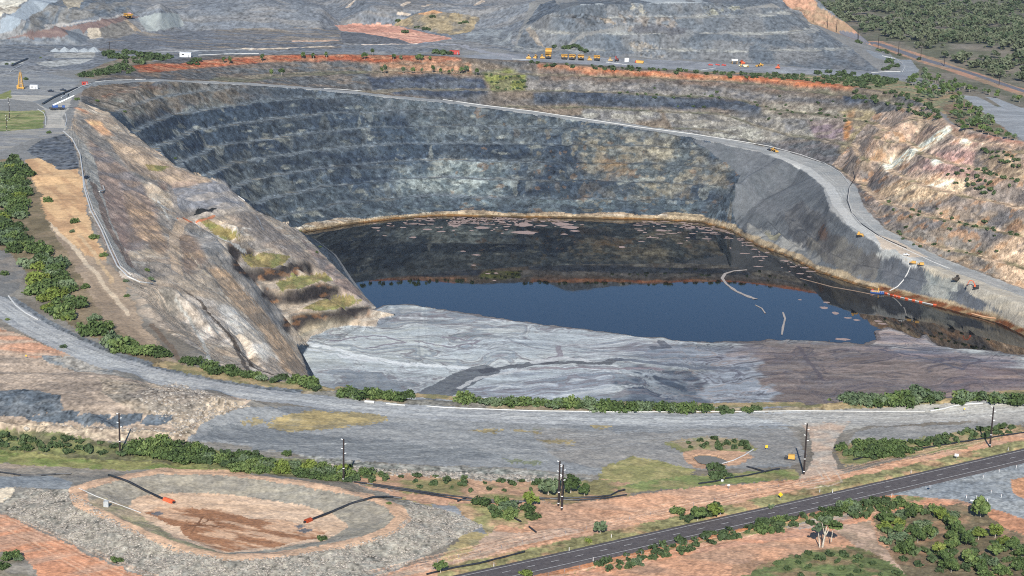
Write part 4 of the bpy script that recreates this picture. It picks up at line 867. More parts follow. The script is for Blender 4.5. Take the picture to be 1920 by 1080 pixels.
# --- split into the pieces of the setting
def build_mesh(name, V, F, mat=None, smooth=True, parent=None):
    me = bpy.data.meshes.new(name)
    V = np.asarray(V, np.float32).reshape(-1, 3); F = np.asarray(F, np.int32)
    k = F.shape[1]
    me.vertices.add(len(V)); me.vertices.foreach_set('co', V.ravel())
    me.loops.add(F.size); me.loops.foreach_set('vertex_index', F.ravel())
    me.polygons.add(len(F)); me.polygons.foreach_set('loop_start', np.arange(0, F.size, k, dtype=np.int32))
    me.polygons.foreach_set('use_smooth', np.full(len(F), smooth))
    me.update()
    o = bpy.data.objects.new(name, me); COL.objects.link(o)
    if mat: me.materials.append(mat)
    if parent: o.parent = parent
    return o
def nt_mat(name):
    m = bpy.data.materials.new(name); m.use_nodes = True
    nt = m.node_tree; return m, nt, nt.nodes['Principled BSDF']
def ground_mat():
    m, nt, b = nt_mat('rock and soil')
    L = nt.links.new
    def nd(t, **k):
        n = nt.nodes.new(t)
        for q, v in k.items(): setattr(n, q, v)
        return n
    def noise(scale, detail, rough=.5, vec=None):
        n = nd('ShaderNodeTexNoise'); n.inputs['Scale'].default_value = scale; n.inputs['Detail'].default_value = detail; n.inputs['Roughness'].default_value = rough
        L(vec or tc.outputs['Object'], n.inputs['Vector']); return n.outputs[0]
    def rng_(src, a0, a1, b0, b1):
        n = nd('ShaderNodeMapRange'); n.inputs[1].default_value, n.inputs[2].default_value, n.inputs[3].default_value, n.inputs[4].default_value = a0, a1, b0, b1
        L(src, n.inputs[0]); return n.outputs[0]
    def mth(op, p, q):
        n = nd('ShaderNodeMath', operation=op)
        for i_, v in enumerate((p, q)):
            if isinstance(v, (int, float)): n.inputs[i_].default_value = v
            else: L(v, n.inputs[i_])
        return n.outputs[0]
    tx = nd('ShaderNodeAttribute', attribute_name='Bed').outputs['Vector']; at = nd('ShaderNodeAttribute', attribute_name='Col'); rk = nd('ShaderNodeAttribute', attribute_name='Rock').outputs['Fac']
    tc = nd('ShaderNodeTexCoord')
    n1 = noise(.9, 3); n2 = noise(.12, 4)
    fine = rng_(n1, .3, .7, .84, 1.16)
    # broken rock: blocks, joints and stains, all in three dimensions
    nb = noise(.16, 8, .72, tx)
    blocks = rng_(nb, .34, .66, .48, 1.52)
    mp = nd('ShaderNodeMapping'); mp.inputs['Scale'].default_value = (.30, .30, .22); mp.inputs['Rotation'].default_value = (.5, .3, .4)
    wv = nd('ShaderNodeVectorMath', operation='MULTIPLY_ADD'); wv.inputs[1].default_value = (3, 3, 3)
    nw = nd('ShaderNodeTexNoise'); nw.inputs['Scale'].default_value = .25; nw.inputs['Detail'].default_value = 3; L(tx, nw.inputs['Vector'])
    L(nw.outputs[1], wv.inputs[0]); L(tx, wv.inputs[2]); L(wv.outputs[0], mp.inputs['Vector'])
    vo = nd('ShaderNodeTexVoronoi'); vo.inputs['Scale'].default_value = 1.0; L(mp.outputs[0], vo.inputs['Vector'])
    sp = nd('ShaderNodeSeparateColor'); L(vo.outputs['Color'], sp.inputs[0]); facet = rng_(sp.outputs[0], 0, 1, .74, 1.26)
    nc = noise(.07, 5, .6, tx); joint = rng_(mth('ABSOLUTE', mth('SUBTRACT', nc, .5), 0), .0, .02, .55, 1.0)
    md = nd('ShaderNodeMapping'); md.inputs['Scale'].default_value = (.35, .35, .05); L(tx, md.inputs['Vector'])
    stain = rng_(noise(1.0, 4, .6, md.outputs[0]), .3, .7, .93, 1.07)
    rock = mth('MULTIPLY', mth('MULTIPLY', blocks, facet), mth('MULTIPLY', joint, stain))
    rmix = mth('ADD', 1.0, mth('MULTIPLY', rk, mth('SUBTRACT', rock, 1.0)))
    tot = mth('MULTIPLY', fine, rmix)
    mx = nd('ShaderNodeMix', data_type='RGBA', blend_type='MULTIPLY'); mx.inputs['Factor'].default_value = 1
    L(at.outputs['Color'], mx.inputs[6]); L(tot, mx.inputs[7]); L(mx.outputs[2], b.inputs['Base Color'])
    b.inputs['Roughness'].default_value = .95; b.inputs['Specular IOR Level'].default_value = .15
    bp = nd('ShaderNodeBump'); bp.inputs['Strength'].default_value = .6; bp.inputs['Distance'].default_value = .5; L(n1, bp.inputs['Height'])
    bp2 = nd('ShaderNodeBump'); bp2.inputs['Strength'].default_value = .5; bp2.inputs['Distance'].default_value = 2.0; L(n2, bp2.inputs['Height']); L(bp.outputs[0], bp2.inputs['Normal'])
    bp3 = nd('ShaderNodeBump'); bp3.inputs['Distance'].default_value = 2.5; L(mth('MULTIPLY', rk, .8), bp3.inputs['Strength']); L(mth('ADD', nb, mth('MULTIPLY', sp.outputs[1], .25)), bp3.inputs['Height']); L(bp2.outputs[0], bp3.inputs['Normal'])
    L(bp3.outputs[0], b.inputs['Normal'])
    return m
GM = ground_mat()
kind = np.zeros(N, np.int8)
kind[PWs] = 1
kind[DW] = 4
kind[tl_] = 2
hr = rp
kind[hr] = 3
rdm = np.zeros(N, bool)
_crw = [h[:2] for h in hits(dens(CR, 12))]
kind[(linedist(x, y, _crw, 30) < 7.0) & (kind == 0)] = 3
kk = kind.reshape(NYM, NXM)[:-1, :-1].ravel()
idx = np.arange(N, dtype=np.int32).reshape(NYM, NXM)
FQ = np.stack([idx[:-1, :-1], idx[:-1, 1:], idx[1:, 1:], idx[1:, :-1]], -1).reshape(-1, 4)
VV = np.stack([x, y, z], -1)
# common normals so that the pieces meet without a seam
P3 = VV.reshape(NYM, NXM, 3)
_dx = np.gradient(P3, axis=1); _dy = np.gradient(P3, axis=0)
NN = np.cross(_dx, _dy).reshape(-1, 3); NN /= np.linalg.norm(NN, axis=1)[:, None] + 1e-9
for kid, nm in [(0, 'ground'), (1, 'pit_wall'), (2, 'tailings_beach'), (3, 'haul_road'), (4, 'waste_rock_dump')]:
    f = FQ[kk == kid]
    used, inv = np.unique(f, return_inverse=True)
    o = build_mesh(nm, VV[used], inv.reshape(-1, 4), GM)
    ca = o.data.attributes.new('Col', 'FLOAT_COLOR', 'POINT')
    ca.data.foreach_set('color', np.concatenate([CL[used], np.ones((len(used), 1), np.float32)], 1).ravel())
    ba = o.data.attributes.new('Bed', 'FLOAT_VECTOR', 'POINT'); ba.data.foreach_set('vector', np.stack([x[used], yt[used], z[used]], -1).astype(np.float32).ravel())
    ra = o.data.attributes.new('Rock', 'FLOAT', 'POINT'); ra.data.foreach_set('value', RKA[used])
    o.data.normals_split_custom_set_from_vertices(NN[used].tolist())
    o['kind'] = 'structure'
# water
m, nt, b = nt_mat('dark pit water')
b.inputs['Base Color'].default_value = (.003, .0034, .004, 1); b.inputs['Roughness'].default_value = .02; b.inputs['IOR'].default_value = 1.33
nz = nt.nodes.new('ShaderNodeTexNoise'); nz.inputs['Scale'].default_value = .25; nz.inputs['Detail'].default_value = 2
tcw = nt.nodes.new('ShaderNodeTexCoord'); nt.links.new(tcw.outputs['Object'], nz.inputs['Vector'])
bpw = nt.nodes.new('ShaderNodeBump'); bpw.inputs['Strength'].default_value = .02; bpw.inputs['Distance'].default_value = .2
nt.links.new(nz.outputs[0], bpw.inputs['Height']); nt.links.new(bpw.outputs[0], b.inputs['Normal'])
o = build_mesh('water', [(-200,880,WZ),(470,880,WZ),(470,1640,WZ),(-200,1640,WZ)], [(0,1,2,3)], m, False); o['kind'] = 'structure'

# ================================================================ things
def srgb(c): return tuple(float(v) for v in lin(c)) + (1.0,)
_mats = {}
def mat(name, c, rough=.6, metal=0.0, wear=.12):
    if name in _mats: return _mats[name]
    m, nt, b = nt_mat(name)
    tc = nt.nodes.new('ShaderNodeTexCoord'); nz = nt.nodes.new('ShaderNodeTexNoise'); nz.inputs['Scale'].default_value = 1.7; nz.inputs['Detail'].default_value = 4
    nt.links.new(tc.outputs['Object'], nz.inputs['Vector'])
    mr = nt.nodes.new('ShaderNodeMapRange'); mr.inputs[1].default_value = .3; mr.inputs[2].default_value = .7; mr.inputs[3].default_value = 1 - wear * 1.5; mr.inputs[4].default_value = 1 + wear * .6
    nt.links.new(nz.outputs[0], mr.inputs[0])
    mx = nt.nodes.new('ShaderNodeMix'); mx.data_type = 'RGBA'; mx.blend_type = 'MULTIPLY'; mx.inputs['Factor'].default_value = 1
    mx.inputs[6].default_value = srgb(c); nt.links.new(mr.outputs[0], mx.inputs[7]); nt.links.new(mx.outputs[2], b.inputs['Base Color'])
    b.inputs['Roughness'].default_value = rough; b.inputs['Metallic'].default_value = metal
    _mats[name] = m
    return m
YEL = mat('machine yellow', (206,158,74)); BLK = mat('black rubber', (34,34,36), .8); DRK = mat('dark steel', (62,60,60)); WHT = mat('white paint', (232,232,228), .5, wear=.06)
RED = mat('red paint', (178,66,56)); ORG = mat('orange paint', (212,96,56)); BLU = mat('blue paint', (52,88,150)); GLS = mat('dark glass', (30,36,44), .15); PINK = mat('pale pink ore', (214,160,164), .95); GRY = mat('grey steel', (140,142,146)); POLE = mat('dark timber', (44,34,32), .9)
WPIPE = mat('white pipe', (196,194,188), .5, wear=.1); BPIPE = mat('black pipe', (36,38,42), .5); TANM = mat('dusty tan steel', (188,160,110)); CRM = mat('cream paint', (226,216,176)); CONC = mat('concrete', (176,178,176), .9)

MR = 'mining machines parked along the far rim'
class MB:
    def __init__(s): s.v = []; s.f = []
    def add(s, V, F):
        n = len(s.v); s.v += [tuple(map(float, p)) for p in V]; s.f += [tuple(i + n for i in q) for q in F]; return s
    def box(s, c, d, taper=1.0, rx=0, rz=0):
        V = []
        for k, zz in enumerate((-.5, .5)):
            t = 1 if k == 0 else taper
            for a, b in ((-.5,-.5),(.5,-.5),(.5,.5),(-.5,.5)): V.append(Vector((a * d[0] * t, b * d[1] * t, zz * d[2])))
        M = Matrix.Rotation(rz, 3, 'Z') @ Matrix.Rotation(rx, 3, 'X')
        return s.add([M @ p + Vector(c) for p in V], [(3,2,1,0),(4,5,6,7),(0,1,5,4),(1,2,6,5),(2,3,7,6),(3,0,4,7)])
    def cyl(s, a, b, r0, r1=None, n=10):
        a, b = Vector(a), Vector(b); r1 = r0 if r1 is None else r1
        d = (b - a).normalized(); u = d.orthogonal().normalized(); w = d.cross(u)
        V = []
        for p, r in ((a, r0), (b, r1)):
            for k in range(n):
                t = 2 * math.pi * k / n; V.append(p + u * (r * math.cos(t)) + w * (r * math.sin(t)))
        return s.add(V, [(k, (k + 1) % n, n + (k + 1) % n, n + k) for k in range(n)] + [tuple(range(n))[::-1], tuple(range(n, 2 * n))])
    def prism(s, prof, x0, x1):             # side profile (y, z) extruded along x
        n = len(prof)
        V = [(x0, p[0], p[1]) for p in prof] + [(x1, p[0], p[1]) for p in prof]
        return s.add(V, [(k, (k + 1) % n, n + (k + 1) % n, n + k) for k in range(n)] + [tuple(range(n))[::-1], tuple(range(n, 2 * n))])
    def build(s, name, m, parent=None, loc=None):
        me = bpy.data.meshes.new(name); me.from_pydata(s.v, [], s.f); me.validate()
        bm = bmesh.new(); bm.from_mesh(me); bmesh.ops.recalc_face_normals(bm, faces=bm.faces[:]); bm.to_mesh(me); bm.free()
        me.materials.append(m)
        o = bpy.data.objects.new(name, me); COL.objects.link(o)
        if parent: o.parent = parent
        if loc is not None: o.location = loc
        return o
def tag(o, label, cat, group=None):
    o['label'] = label; o['category'] = cat
    if group: o['group'] = group
    return o
def thing(name, label, cat, loc, rz=0, group=None, s=1.0):
    o = bpy.data.objects.new(name, None); COL.objects.link(o); o.empty_display_size = .5
    if group == MR: s = 1.02
    o.location = loc; o.rotation_euler = (0, 0, rz); o.scale = (s, s, s)
    return tag(o, label, cat, group)
def copy_tree(o, loc, rz=None, label=None, group=None):
    c = o.copy(); COL.objects.link(c); c.location = loc
    if rz is not None: c.rotation_euler = (0, 0, rz)
    if label: c['label'] = label
    if group: c['group'] = group
    for ch in list(o.children):
        d = ch.copy(); COL.objects.link(d); d.parent = c
        for g in list(ch.children):
            e = g.copy(); COL.objects.link(e); e.parent = d
    return c
def H(px, py): 
    h = hit(px, py); return (h[0], h[1], float(zat(h[0], h[1])))
def setg(o, g): o['group'] = g; return o

# ---------------------------------------------------------------- highway
RDP = [onz(p[0], p[1], 0)[:2] for p in dens(ROAD, 8)]
RDP = np.array(RDP); _t = np.gradient(RDP, axis=0); _t /= np.linalg.norm(_t, axis=1)[:, None]; _n2 = np.stack([-_t[:, 1], _t[:, 0]], 1)
RDZ = .10
def strip(P, Nn, o0, o1, zz, close=None):
    V = np.concatenate([np.c_[P + Nn * o0, np.full(len(P), zz)], np.c_[P + Nn * o1, np.full(len(P), zz)]])
    n = len(P); F = [(i, i + 1, n + i + 1, n + i) for i in range(n - 1)]
    return V.tolist(), F
am, nt, b = nt_mat('asphalt')
tc = nt.nodes.new('ShaderNodeTexCoord'); nz = nt.nodes.new('ShaderNodeTexNoise'); nz.inputs['Scale'].default_value = .5; nz.inputs['Detail'].default_value = 6; nz.inputs['Roughness'].default_value = .7
nt.links.new(tc.outputs['Object'], nz.inputs['Vector'])
cr = nt.nodes.new('ShaderNodeValToRGB'); cr.color_ramp.elements[0].position = .35; cr.color_ramp.elements[1].position = .68
cr.color_ramp.elements[0].color = srgb((72,66,65)); cr.color_ramp.elements[1].color = srgb((98,91,88)); nt.links.new(nz.outputs[0], cr.inputs[0]); nt.links.new(cr.outputs[0], b.inputs['Base Color']); b.inputs['Roughness'].default_value = .9
V, F = strip(RDP, _n2, 4.5, -4.5, RDZ); n = len(RDP)
V2, F2 = strip(RDP, _n2, 5.6, 4.5, 0); 
mb = MB(); mb.add(V, F)
for sgn in (1, -1):
    A = np.c_[RDP + _n2 * 4.5 * sgn, np.full(n, RDZ)]; B = np.c_[RDP + _n2 * 6.0 * sgn, np.full(n, -.25)]
    mb.add(np.concatenate([A, B]).tolist(), F)
o = mb.build('road', am); o['kind'] = 'structure'
mb = MB()
for off in (3.65, -3.65): mb.add(*strip(RDP, _n2, off + .07, off - .07, RDZ + .006))
_s = np.concatenate([[0], np.cumsum(np.linalg.norm(np.diff(RDP, axis=0), axis=1))])
dash = [(1314.3,991),(1359.3,981),(1403.7,971.3),(1446.3,962),(1488.3,952.7),(1528.3,943.3),(1568.7,934.3),(1612.7,924.3),(1664.7,912.3),(1714.3,901),(1762.3,890),(1810,879.3),(1855,868.7),(1899.3,858),(1948,846.5)]
for k in range(1, 10): dash.insert(0, (1314.3 - 45.6 * k, 991 + 10.1 * k))
for px, py in dash:
    c = np.array(onz(px, py, RDZ)[:2]); i = int(np.argmin(np.linalg.norm(RDP - c, axis=1))); tdir = _t[i]; nn = _n2[i]
    L_ = 1.5
    mb.add([tuple(c + tdir * a * L_ + nn * b_ * .07) + (RDZ + .006,) for a, b_ in ((-1,-1),(1,-1),(1,1),(-1,1))], [(0,1,2,3)])
o = mb.build('road_markings', mat('road paint', (226,224,216), .7)); o['kind'] = 'structure'

# ---------------------------------------------------------------- pipes
def drape(L, lift=.0, step=3.0, zed=None):
    P = [h for h in (hits(dens(L, 6)) if zed is None else [onz(p[0], p[1], zed) for p in dens(L, 6)])]
    P = [Vector((p[0], p[1], float(max(zat(p[0], p[1]), WZ)) if zed is None else zed)) for p in P]
    out = [P[0]]
    for p in P[1:]:
        if (p - out[-1]).length > step: out.append(p)
    if len(out) < 2: out.append(P[-1])
    for p in out: p.z += lift
    return out
def tube(P, r, n=6):
    mb = MB(); V = []
    for i, p in enumerate(P):
        d = (P[min(i + 1, len(P) - 1)] - P[max(i - 1, 0)]).normalized(); u = d.cross(Vector((0, 0, 1)))
        u = u.normalized() if u.length > 1e-4 else Vector((1, 0, 0)); w = u.cross(d)
        for k in range(n):
            t = 2 * math.pi * k / n; V.append(p + u * (r * math.cos(t)) + w * (r * math.sin(t)))
    F = [(i * n + k, i * n + (k + 1) % n, (i + 1) * n + (k + 1) % n, (i + 1) * n + k) for i in range(len(P) - 1) for k in range(n)]
    F += [tuple(range(n))[::-1], tuple(range((len(P) - 1) * n, len(P) * n))]
    return mb.add(V, F)
def pipe(name, label, cat, L, r, m, group=None, lift=None, zed=None):
    P = drape(L, (r * .8 if lift is None else lift), max(1.5, r * 5), zed)
    return tag(tube(P, r).build(name, m), label, cat, group)
pipe('pipeline', 'long white pipeline curving down the west pit rim beside the haul road', 'pipe', [(119,247),(136,262),(150,290),(155,325),(157,350),(170,395),(190,432),(206,470),(220,500),(240,520),(262,530),(286,533)], .42, WPIPE)
pipe('pipeline', 'thinner white pipeline running alongside the thicker one on the west rim road', 'pipe', [(156,330),(160,352),(174,392),(194,430),(212,470),(226,500),(246,517)], .32, WPIPE)
pipe('pipeline', 'white pipe along the outer edge of the long ramp across the far wall', 'pipe', [(830,187),(900,197),(1000,209),(1100,224),(1200,239),(1300,252),(1380,264),(1440,274),(1500,290),(1545,306),(1576,324),(1594,348)], .36, WPIPE)
pipe('pipeline', 'white pipe beside the lower ramp at the foot of the orange benches', 'pipe', [(1594,348),(1590,374),(1598,402),(1616,424),(1640,440),(1680,460),(1720,478),(1750,492),(1780,504)], .36, WPIPE)
pipe('hose', 'black hose running beside the white pipe round the ramp bend', 'pipe', [(1600,322),(1603,334),(1592,352),(1588,376),(1596,398),(1612,418),(1650,444),(1700,466)], .35, BPIPE)
pipe('pipeline', 'white pipe lying along the grassy berm of the near pit rim', 'pipe', [(800,762),(836,765),(1000,771),(1150,773),(1280,773),(1420,772),(1500,771),(1620,772),(1740,772)], .22, WPIPE)
pipe('pipeline', 'thick white pipe rising over the berm at the right end of the near rim', 'pipe', [(1744,772),(1768,768),(1790,762),(1812,759),(1848,757)], .36, WPIPE)
pipe('pipeline', 'short thick white pipe at the left end of the near rim berm', 'pipe', [(684,755),(708,757)], .6, WPIPE)
pipe('pipeline', 'thin white pipe between the short white pipe and the berm pipeline', 'pipe', [(724,758),(760,761)], .3, WPIPE)
pipe('pipeline', 'white pipe beside the haul road below the green shrub belt', 'pipe', [(16,556),(30,574),(48,588),(70,600)], .4, WPIPE)
pipe('pipeline', 'white kerb pipe at the bend beside the grassy island', 'pipe', [(70,205),(82,212),(86,222),(85,235)], .32, WPIPE)
pipe('pipeline', 'white kerb pipe on the pit side of the pale road junction', 'pipe', [(123,214),(125,226),(122,238)], .32, WPIPE)
pipe('pipeline', 'white pipe at the top of the ramp beside the red container', 'pipe', [(115,184),(135,172),(155,162),(170,158)], .45, WPIPE)
pipe('pipeline', 'white pipe along the outer side of the upper ramp', 'pipe', [(178,154),(210,151),(240,150),(273,149)], .32, WPIPE)
pipe('pipeline', 'white pipe segment on the ramp below the blue-grey bench', 'pipe', [(600,166),(640,168),(678,171)], .32, WPIPE)
pipe('hose', 'black pipe on the windrow leading up to the red container', 'pipe', [(80,196),(100,184),(120,175),(145,166)], .8, BPIPE)
pipe('pipeline', 'white pipe by the black bund left of the stockpiles', 'pipe', [(20,134),(32,127),(46,120)], .32, WPIPE)
pipe('hose', 'black pipe along the bund left of the stockpiles', 'pipe', [(22,124),(40,116),(52,111)], .9, BPIPE)
pipe('pipeline', 'white pipe on the rim road right of the white hut', 'pipe', [(372,104),(400,103),(440,101),(485,101)], .45, WPIPE)
pipe('pipeline', 'white edge pipe left of the parked machines', 'pipe', [(960,111),(980,112),(997,113)], .32, WPIPE)
pipe('pipeline', 'white edge pipe on the rim below the raised dump tray', 'pipe', [(1136,117),(1160,120),(1176,122)], .32, WPIPE)
pipe('pipeline', 'white edge pipe below the light-coloured machines on the rim', 'pipe', [(1314,132),(1328,130),(1342,128)], .32, WPIPE)
pipe('pipeline', 'white edge pipe round the loop road by the forest', 'pipe', [(1654,105),(1678,110),(1691,118),(1697,126),(1692,135)], .32, WPIPE)
pipe('pipeline', 'white edge pipe on the straight below the loop road', 'pipe', [(1634,137),(1660,135),(1688,135)], .45, WPIPE)
pipe('pipeline', 'white plastic pipe draining into the empty settling pond', 'pipe', [(148,916),(180,931),(215,944),(264,962)], .16, WPIPE)
pipe('pipeline', 'white pipe at the edge of the small muddy pond', 'pipe', [(1354,870),(1375,864),(1396,854),(1413,843)], .22, WPIPE)
BP = 'black pipes along the drain'
pipe('hose', 'black pipe beside the gravel track left of the settling pond', 'pipe', [(-10,885),(40,892),(70,893),(105,890),(140,889)], .3, BPIPE)
for L_, lb in [([(664,905),(700,909),(760,918),(830,929),(900,938),(960,941),(990,942)], 'longest black pipe in the drain behind the settling pond'),
          ([(700,912),(780,924),(860,938),(920,943),(975,943)], 'black pipe just behind the longest one in the drain'),
          ([(858,941),(877,934)], 'short black branch pipe joining the drain pipes'),
          ([(1010,937),(1060,935),(1120,933),(1145,930),(1160,922),(1178,918)], 'black pipe bending behind the twin power poles'),
          ([(1010,935),(1080,939),(1130,936),(1175,929)], 'black pipe passing in front of the twin power poles'),
          ([(940,948),(985,943)], 'thin black pipe end left of the twin poles'),
          ([(958,970),(977,979)], 'short black pipe lying on bare earth below the shrubs'),
          ([(992,989),(1005,999)], 'shortest black pipe lying on red earth by the track'),
          ([(1360,898),(1400,893),(1440,884),(1462,880)], 'black pipe in the grass left of the lone pole'),
          ([(1400,876),(1420,881),(1436,886)], 'black pipe crossing another in the grass by the lone pole'),
          ([(1310,908),(1340,904),(1358,900)], 'black pipe end near the white valve box'),
          ([(1600,863),(1620,858),(1660,854),(1720,843),(1800,830),(1920,812)], 'black pipe among shrubs right of the junction'),
          ([(800,1078),(850,1066),(900,1057),(960,1042),(990,1034)], 'black pipe on the verge above the highway')]:
    pipe('hose', lb, 'pipe', L_, .32, BPIPE, BP)
def hose_float(label, L, spots):
    r = thing('discharge_hose', label, 'hose', (0, 0, 0))
    P = drape(L, .3, 1.5); r.location = P[0]; off = P[0].copy(); Q = [p - off for p in P]
    tube(Q, .42).build('hose', BPIPE, r)
    for s in spots:
        k = min(len(Q) - 2, int(s * len(Q))); d = (Q[k + 1] - Q[k]).normalized()
        MB().cyl(Q[k] - d * 1.2, Q[k] + d * 1.2, .85, .85, 10).build('float', ORG, r)
    return r
hose_float('black hose with orange floats running down the far left bank of the settling pond', [(204,892),(240,904),(280,925),(306,937),(327,944)], [.82, .88])
hose_float('black hose with orange floats entering the right end of the settling pond', [(753,936),(730,933),(700,934),(660,945),(620,962),(586,975),(570,981)], [.90, .96])

# ---------------------------------------------------------------- poles
def power_pole(base, top, label, group=None, r=.36, part=True, s_=1.0):
    b = H(*base); m = math.hypot(b[1], CAM_H - b[2]) / FPX
    h = math.hypot(base[0] - top[0], base[1] - top[1]) * m * 1.03
    if not part:
        mb = MB().cyl((0,0,-.5), (0,0,h), r, r * .7, 6)
        mb.box((0,0,h - 1.2), (2.2,.2,.2))
        return tag(mb.build('power_pole', POLE, None, b), label, 'pole', group)
    t = thing('power_pole', label, 'pole', b, 0, group)
    MB().cyl((0,0,-1), (0,0,h), r, r * .72, 8).build('pole', POLE, t)
    for k, zz in enumerate((.99, .88, .77, .66, .30, .05)):
        sx = 1 if k % 2 else -1
        if k < 4: MB().cyl((sx * r * .7,0,h * zz), (sx * (r + .55),0,h * zz + .15), .12, .16, 6).build('insulator', WHT, t)
        else: MB().cyl((0,0,h * zz), (0,0,h * zz + .25), r * 1.06, r * 1.06, 8).build('band', WHT, t)
    return t
power_pole((225,850), (222,774), 'dark power pole standing in the green drain left of the shrubs')
power_pole((644,902), (645,822), 'dark power pole beside shrubs at the edge of the grey flat')
power_pole((1047,948), (1050,863), 'left taller pole of the twin power poles on red earth')
power_pole((1053,956), (1056,870), 'right nearer pole of the twin power poles on red earth')
power_pole((1507,889), (1512,793), 'dark power pole beside the dirt junction road')
power_pole((1856,838), (1862,762), 'dark power pole on the red verge nearest the right edge')
for k, (px, py, hh) in enumerate([(1551,53,22),(1568,60,22),(1609,76,30),(1646,93,26),(1684,104,24),(1726,113,22),(1770,124,22),(1873,160,26)]):
    power_pole((px, py), (px + .5, py - hh), 'slim dark power pole on the red verge of the forest road', 'power poles along the forest road', .35, False)
power_pole((18,224), (18,184), 'dark power pole at the back of the grassy island', r=.3)
power_pole((13,246), (13,217), 'shorter dark pole at the near edge of the grassy island', r=.25)
power_pole((206,97), (206,79), 'thin dark pole behind the trees by the stockpiles', None, .35, False)

# ---------------------------------------------------------------- machines
def wheel(t, x_, y_, r, w):
    o = MB().cyl((x_ - w / 2, y_, r), (x_ + w / 2, y_, r), r, r, 12).build('wheel', BLK, t)
    MB().cyl((x_ - w / 2 - .03, y_, r), (x_ + w / 2 + .03, y_, r), r * .5, r * .5, 10).build('rim', YEL, o)
    return o
def haul_truck(label, loc, rz, up=False, load=False, group=None):
    t = thing('haul_truck', label, 'haul truck', loc, rz, group)
    for sx in (-2.3, 2.3):
        wheel(t, sx, 3.0, 1.35, 1.0)
    for sx in (-2.1, 2.1): wheel(t, sx, -2.3, 1.35, 1.7)
    MB().box((0,.4,1.7), (2.4,8.6,1.0)).box((0,4.0,2.0), (4.6,1.6,1.3)).build('chassis', DRK, t)
    MB().box((0,4.3,2.6), (4.9,.5,1.5)).box((0,3.7,3.4), (5.8,2.0,.25)).box((-1.9,4.6,2.0),(.9,.3,.6)).box((1.9,4.6,2.0),(.9,.3,.6)).build('front_deck', YEL, t)
    MB().box((0,4.57,2.5), (1.7,.12,1.6)).build('grille', BLK, t)
    c = MB().box((-1.5,3.4,4.3), (1.9,1.7,1.6), .92).build('cab', YEL, t)
    MB().box((-1.5,4.27,4.5), (1.5,.05,.8)).build('windscreen', GLS, c)
    prof = [(2.4,2.7),(2.6,4.9),(4.6,5.3),(4.6,5.6),(2.2,5.5),(-4.6,4.7),(-5.2,3.6),(-1.5,2.5)]
    bd = MB().prism(prof, -3.1, 3.1)
    for k in range(4): bd.box((0, -3.6 + k * 1.7, 4.2), (6.4,.3,1.2))
    if up:
        M = Matrix.Translation((0,-3.4,2.6)) @ Matrix.Rotation(R(48), 4, 'X') @ Matrix.Translation((0,3.4,-2.6))
        bd.v = [tuple(M @ Vector(p)) for p in bd.v]
    b = bd.build('dump_body', YEL, t)
    if load:
        mb = MB(); 
        for k in range(7): mb.box((random.uniform(-1.6,1.6), random.uniform(-3,1.2), 5.1), (2.2,2.4,1.3), .45, 0, k)
        mb.build('ore_load', PINK, t)
    return t
def dozer(label, loc, rz, m=YEL, group=None):
    t = thing('bulldozer', label, 'bulldozer', loc, rz, group)
    for sx in (-1.5, 1.5): MB().prism([(-2.4,.5),(-2.0,0),(2.0,0),(2.4,.5),(2.0,1.2),(-1.8,1.3)], sx - .35, sx + .35).build('track', BLK, t)
    MB().box((0,1.2,1.6), (1.9,2.8,1.5), .95).box((0,-1.3,1.5), (2.1,1.8,1.3)).build('body', m, t)
    c = MB().box((0,-.8,2.9), (1.8,1.7,1.6), .9).build('cab', m, t)
    MB().box((0,.02,3.0), (1.4,.08,.9)).build('window', GLS, c)
    MB().prism([(3.1,.1),(3.35,.8),(3.2,1.7),(3.0,1.7),(3.05,.8),(2.9,.1)], -2.3, 2.3).box((-1.5,2.6,.7),(.25,1.4,.3)).box((1.5,2.6,.7),(.25,1.4,.3)).build('blade', m, t)
    return t
def loader(label, loc, rz, m=YEL, group=None):
    t = thing('wheel_loader', label, 'loader', loc, rz, group)
    for sx in (-1.4, 1.4):
        for sy in (-1.7, 1.8): wheel(t, sx, sy, 1.0, .8)
    MB().box((0,-2.0,1.9), (2.2,2.8,1.4), .95).box((0,1.0,1.5), (1.8,2.2,1.0)).build('body', m, t)
    c = MB().box((0,-.2,2.9), (1.7,1.5,1.7), .9).build('cab', m, t)
    MB().box((0,.56,3.0), (1.4,.08,1.0)).build('window', GLS, c)
    MB().box((-.7,2.8,1.4), (.3,2.6,.4), 1, R(-15)).box((.7,2.8,1.4), (.3,2.6,.4), 1, R(-15)).build('lift_arm', m, t)
    MB().prism([(3.7,.1),(5.0,.1),(5.0,.3),(4.0,1.3),(3.8,1.5),(3.6,.8)], -1.6, 1.6).build('bucket', m, t)
    return t
def excavator(label, loc, rz, m=ORG):
    t = thing('excavator', label, 'excavator', loc, rz)
    for sx in (-1.2, 1.2): MB().prism([(-2.2,.5),(-1.8,0),(1.8,0),(2.2,.5),(1.8,1.0),(-1.8,1.0)], sx - .3, sx + .3).build('track', BLK, t)
    MB().box((0,-.6,1.8), (2.6,3.2,1.3), .95).build('body', DRK, t)
    c = MB().box((-.8,1.0,2.2), (1.0,1.4,1.7), .9).build('cab', m, t)
    MB().box((-.8,1.73,2.4), (.8,.06,1.0)).build('window', GLS, c)
    MB().cyl((.3,.6,2.0), (.3,2.6,5.4), .35, .32, 6).cyl((.3,2.6,5.4), (.3,5.0,5.6), .32, .28, 6).build('boom', m, t)
    MB().cyl((.3,5.0,5.7), (.3,6.4,2.4), .28, .22, 6).build('stick', m, t)
    MB().prism([(6.0,2.4),(6.9,2.3),(6.9,1.4),(6.1,1.1),(5.7,1.6)], -.3, .9).build('bucket', DRK, t)
    return t
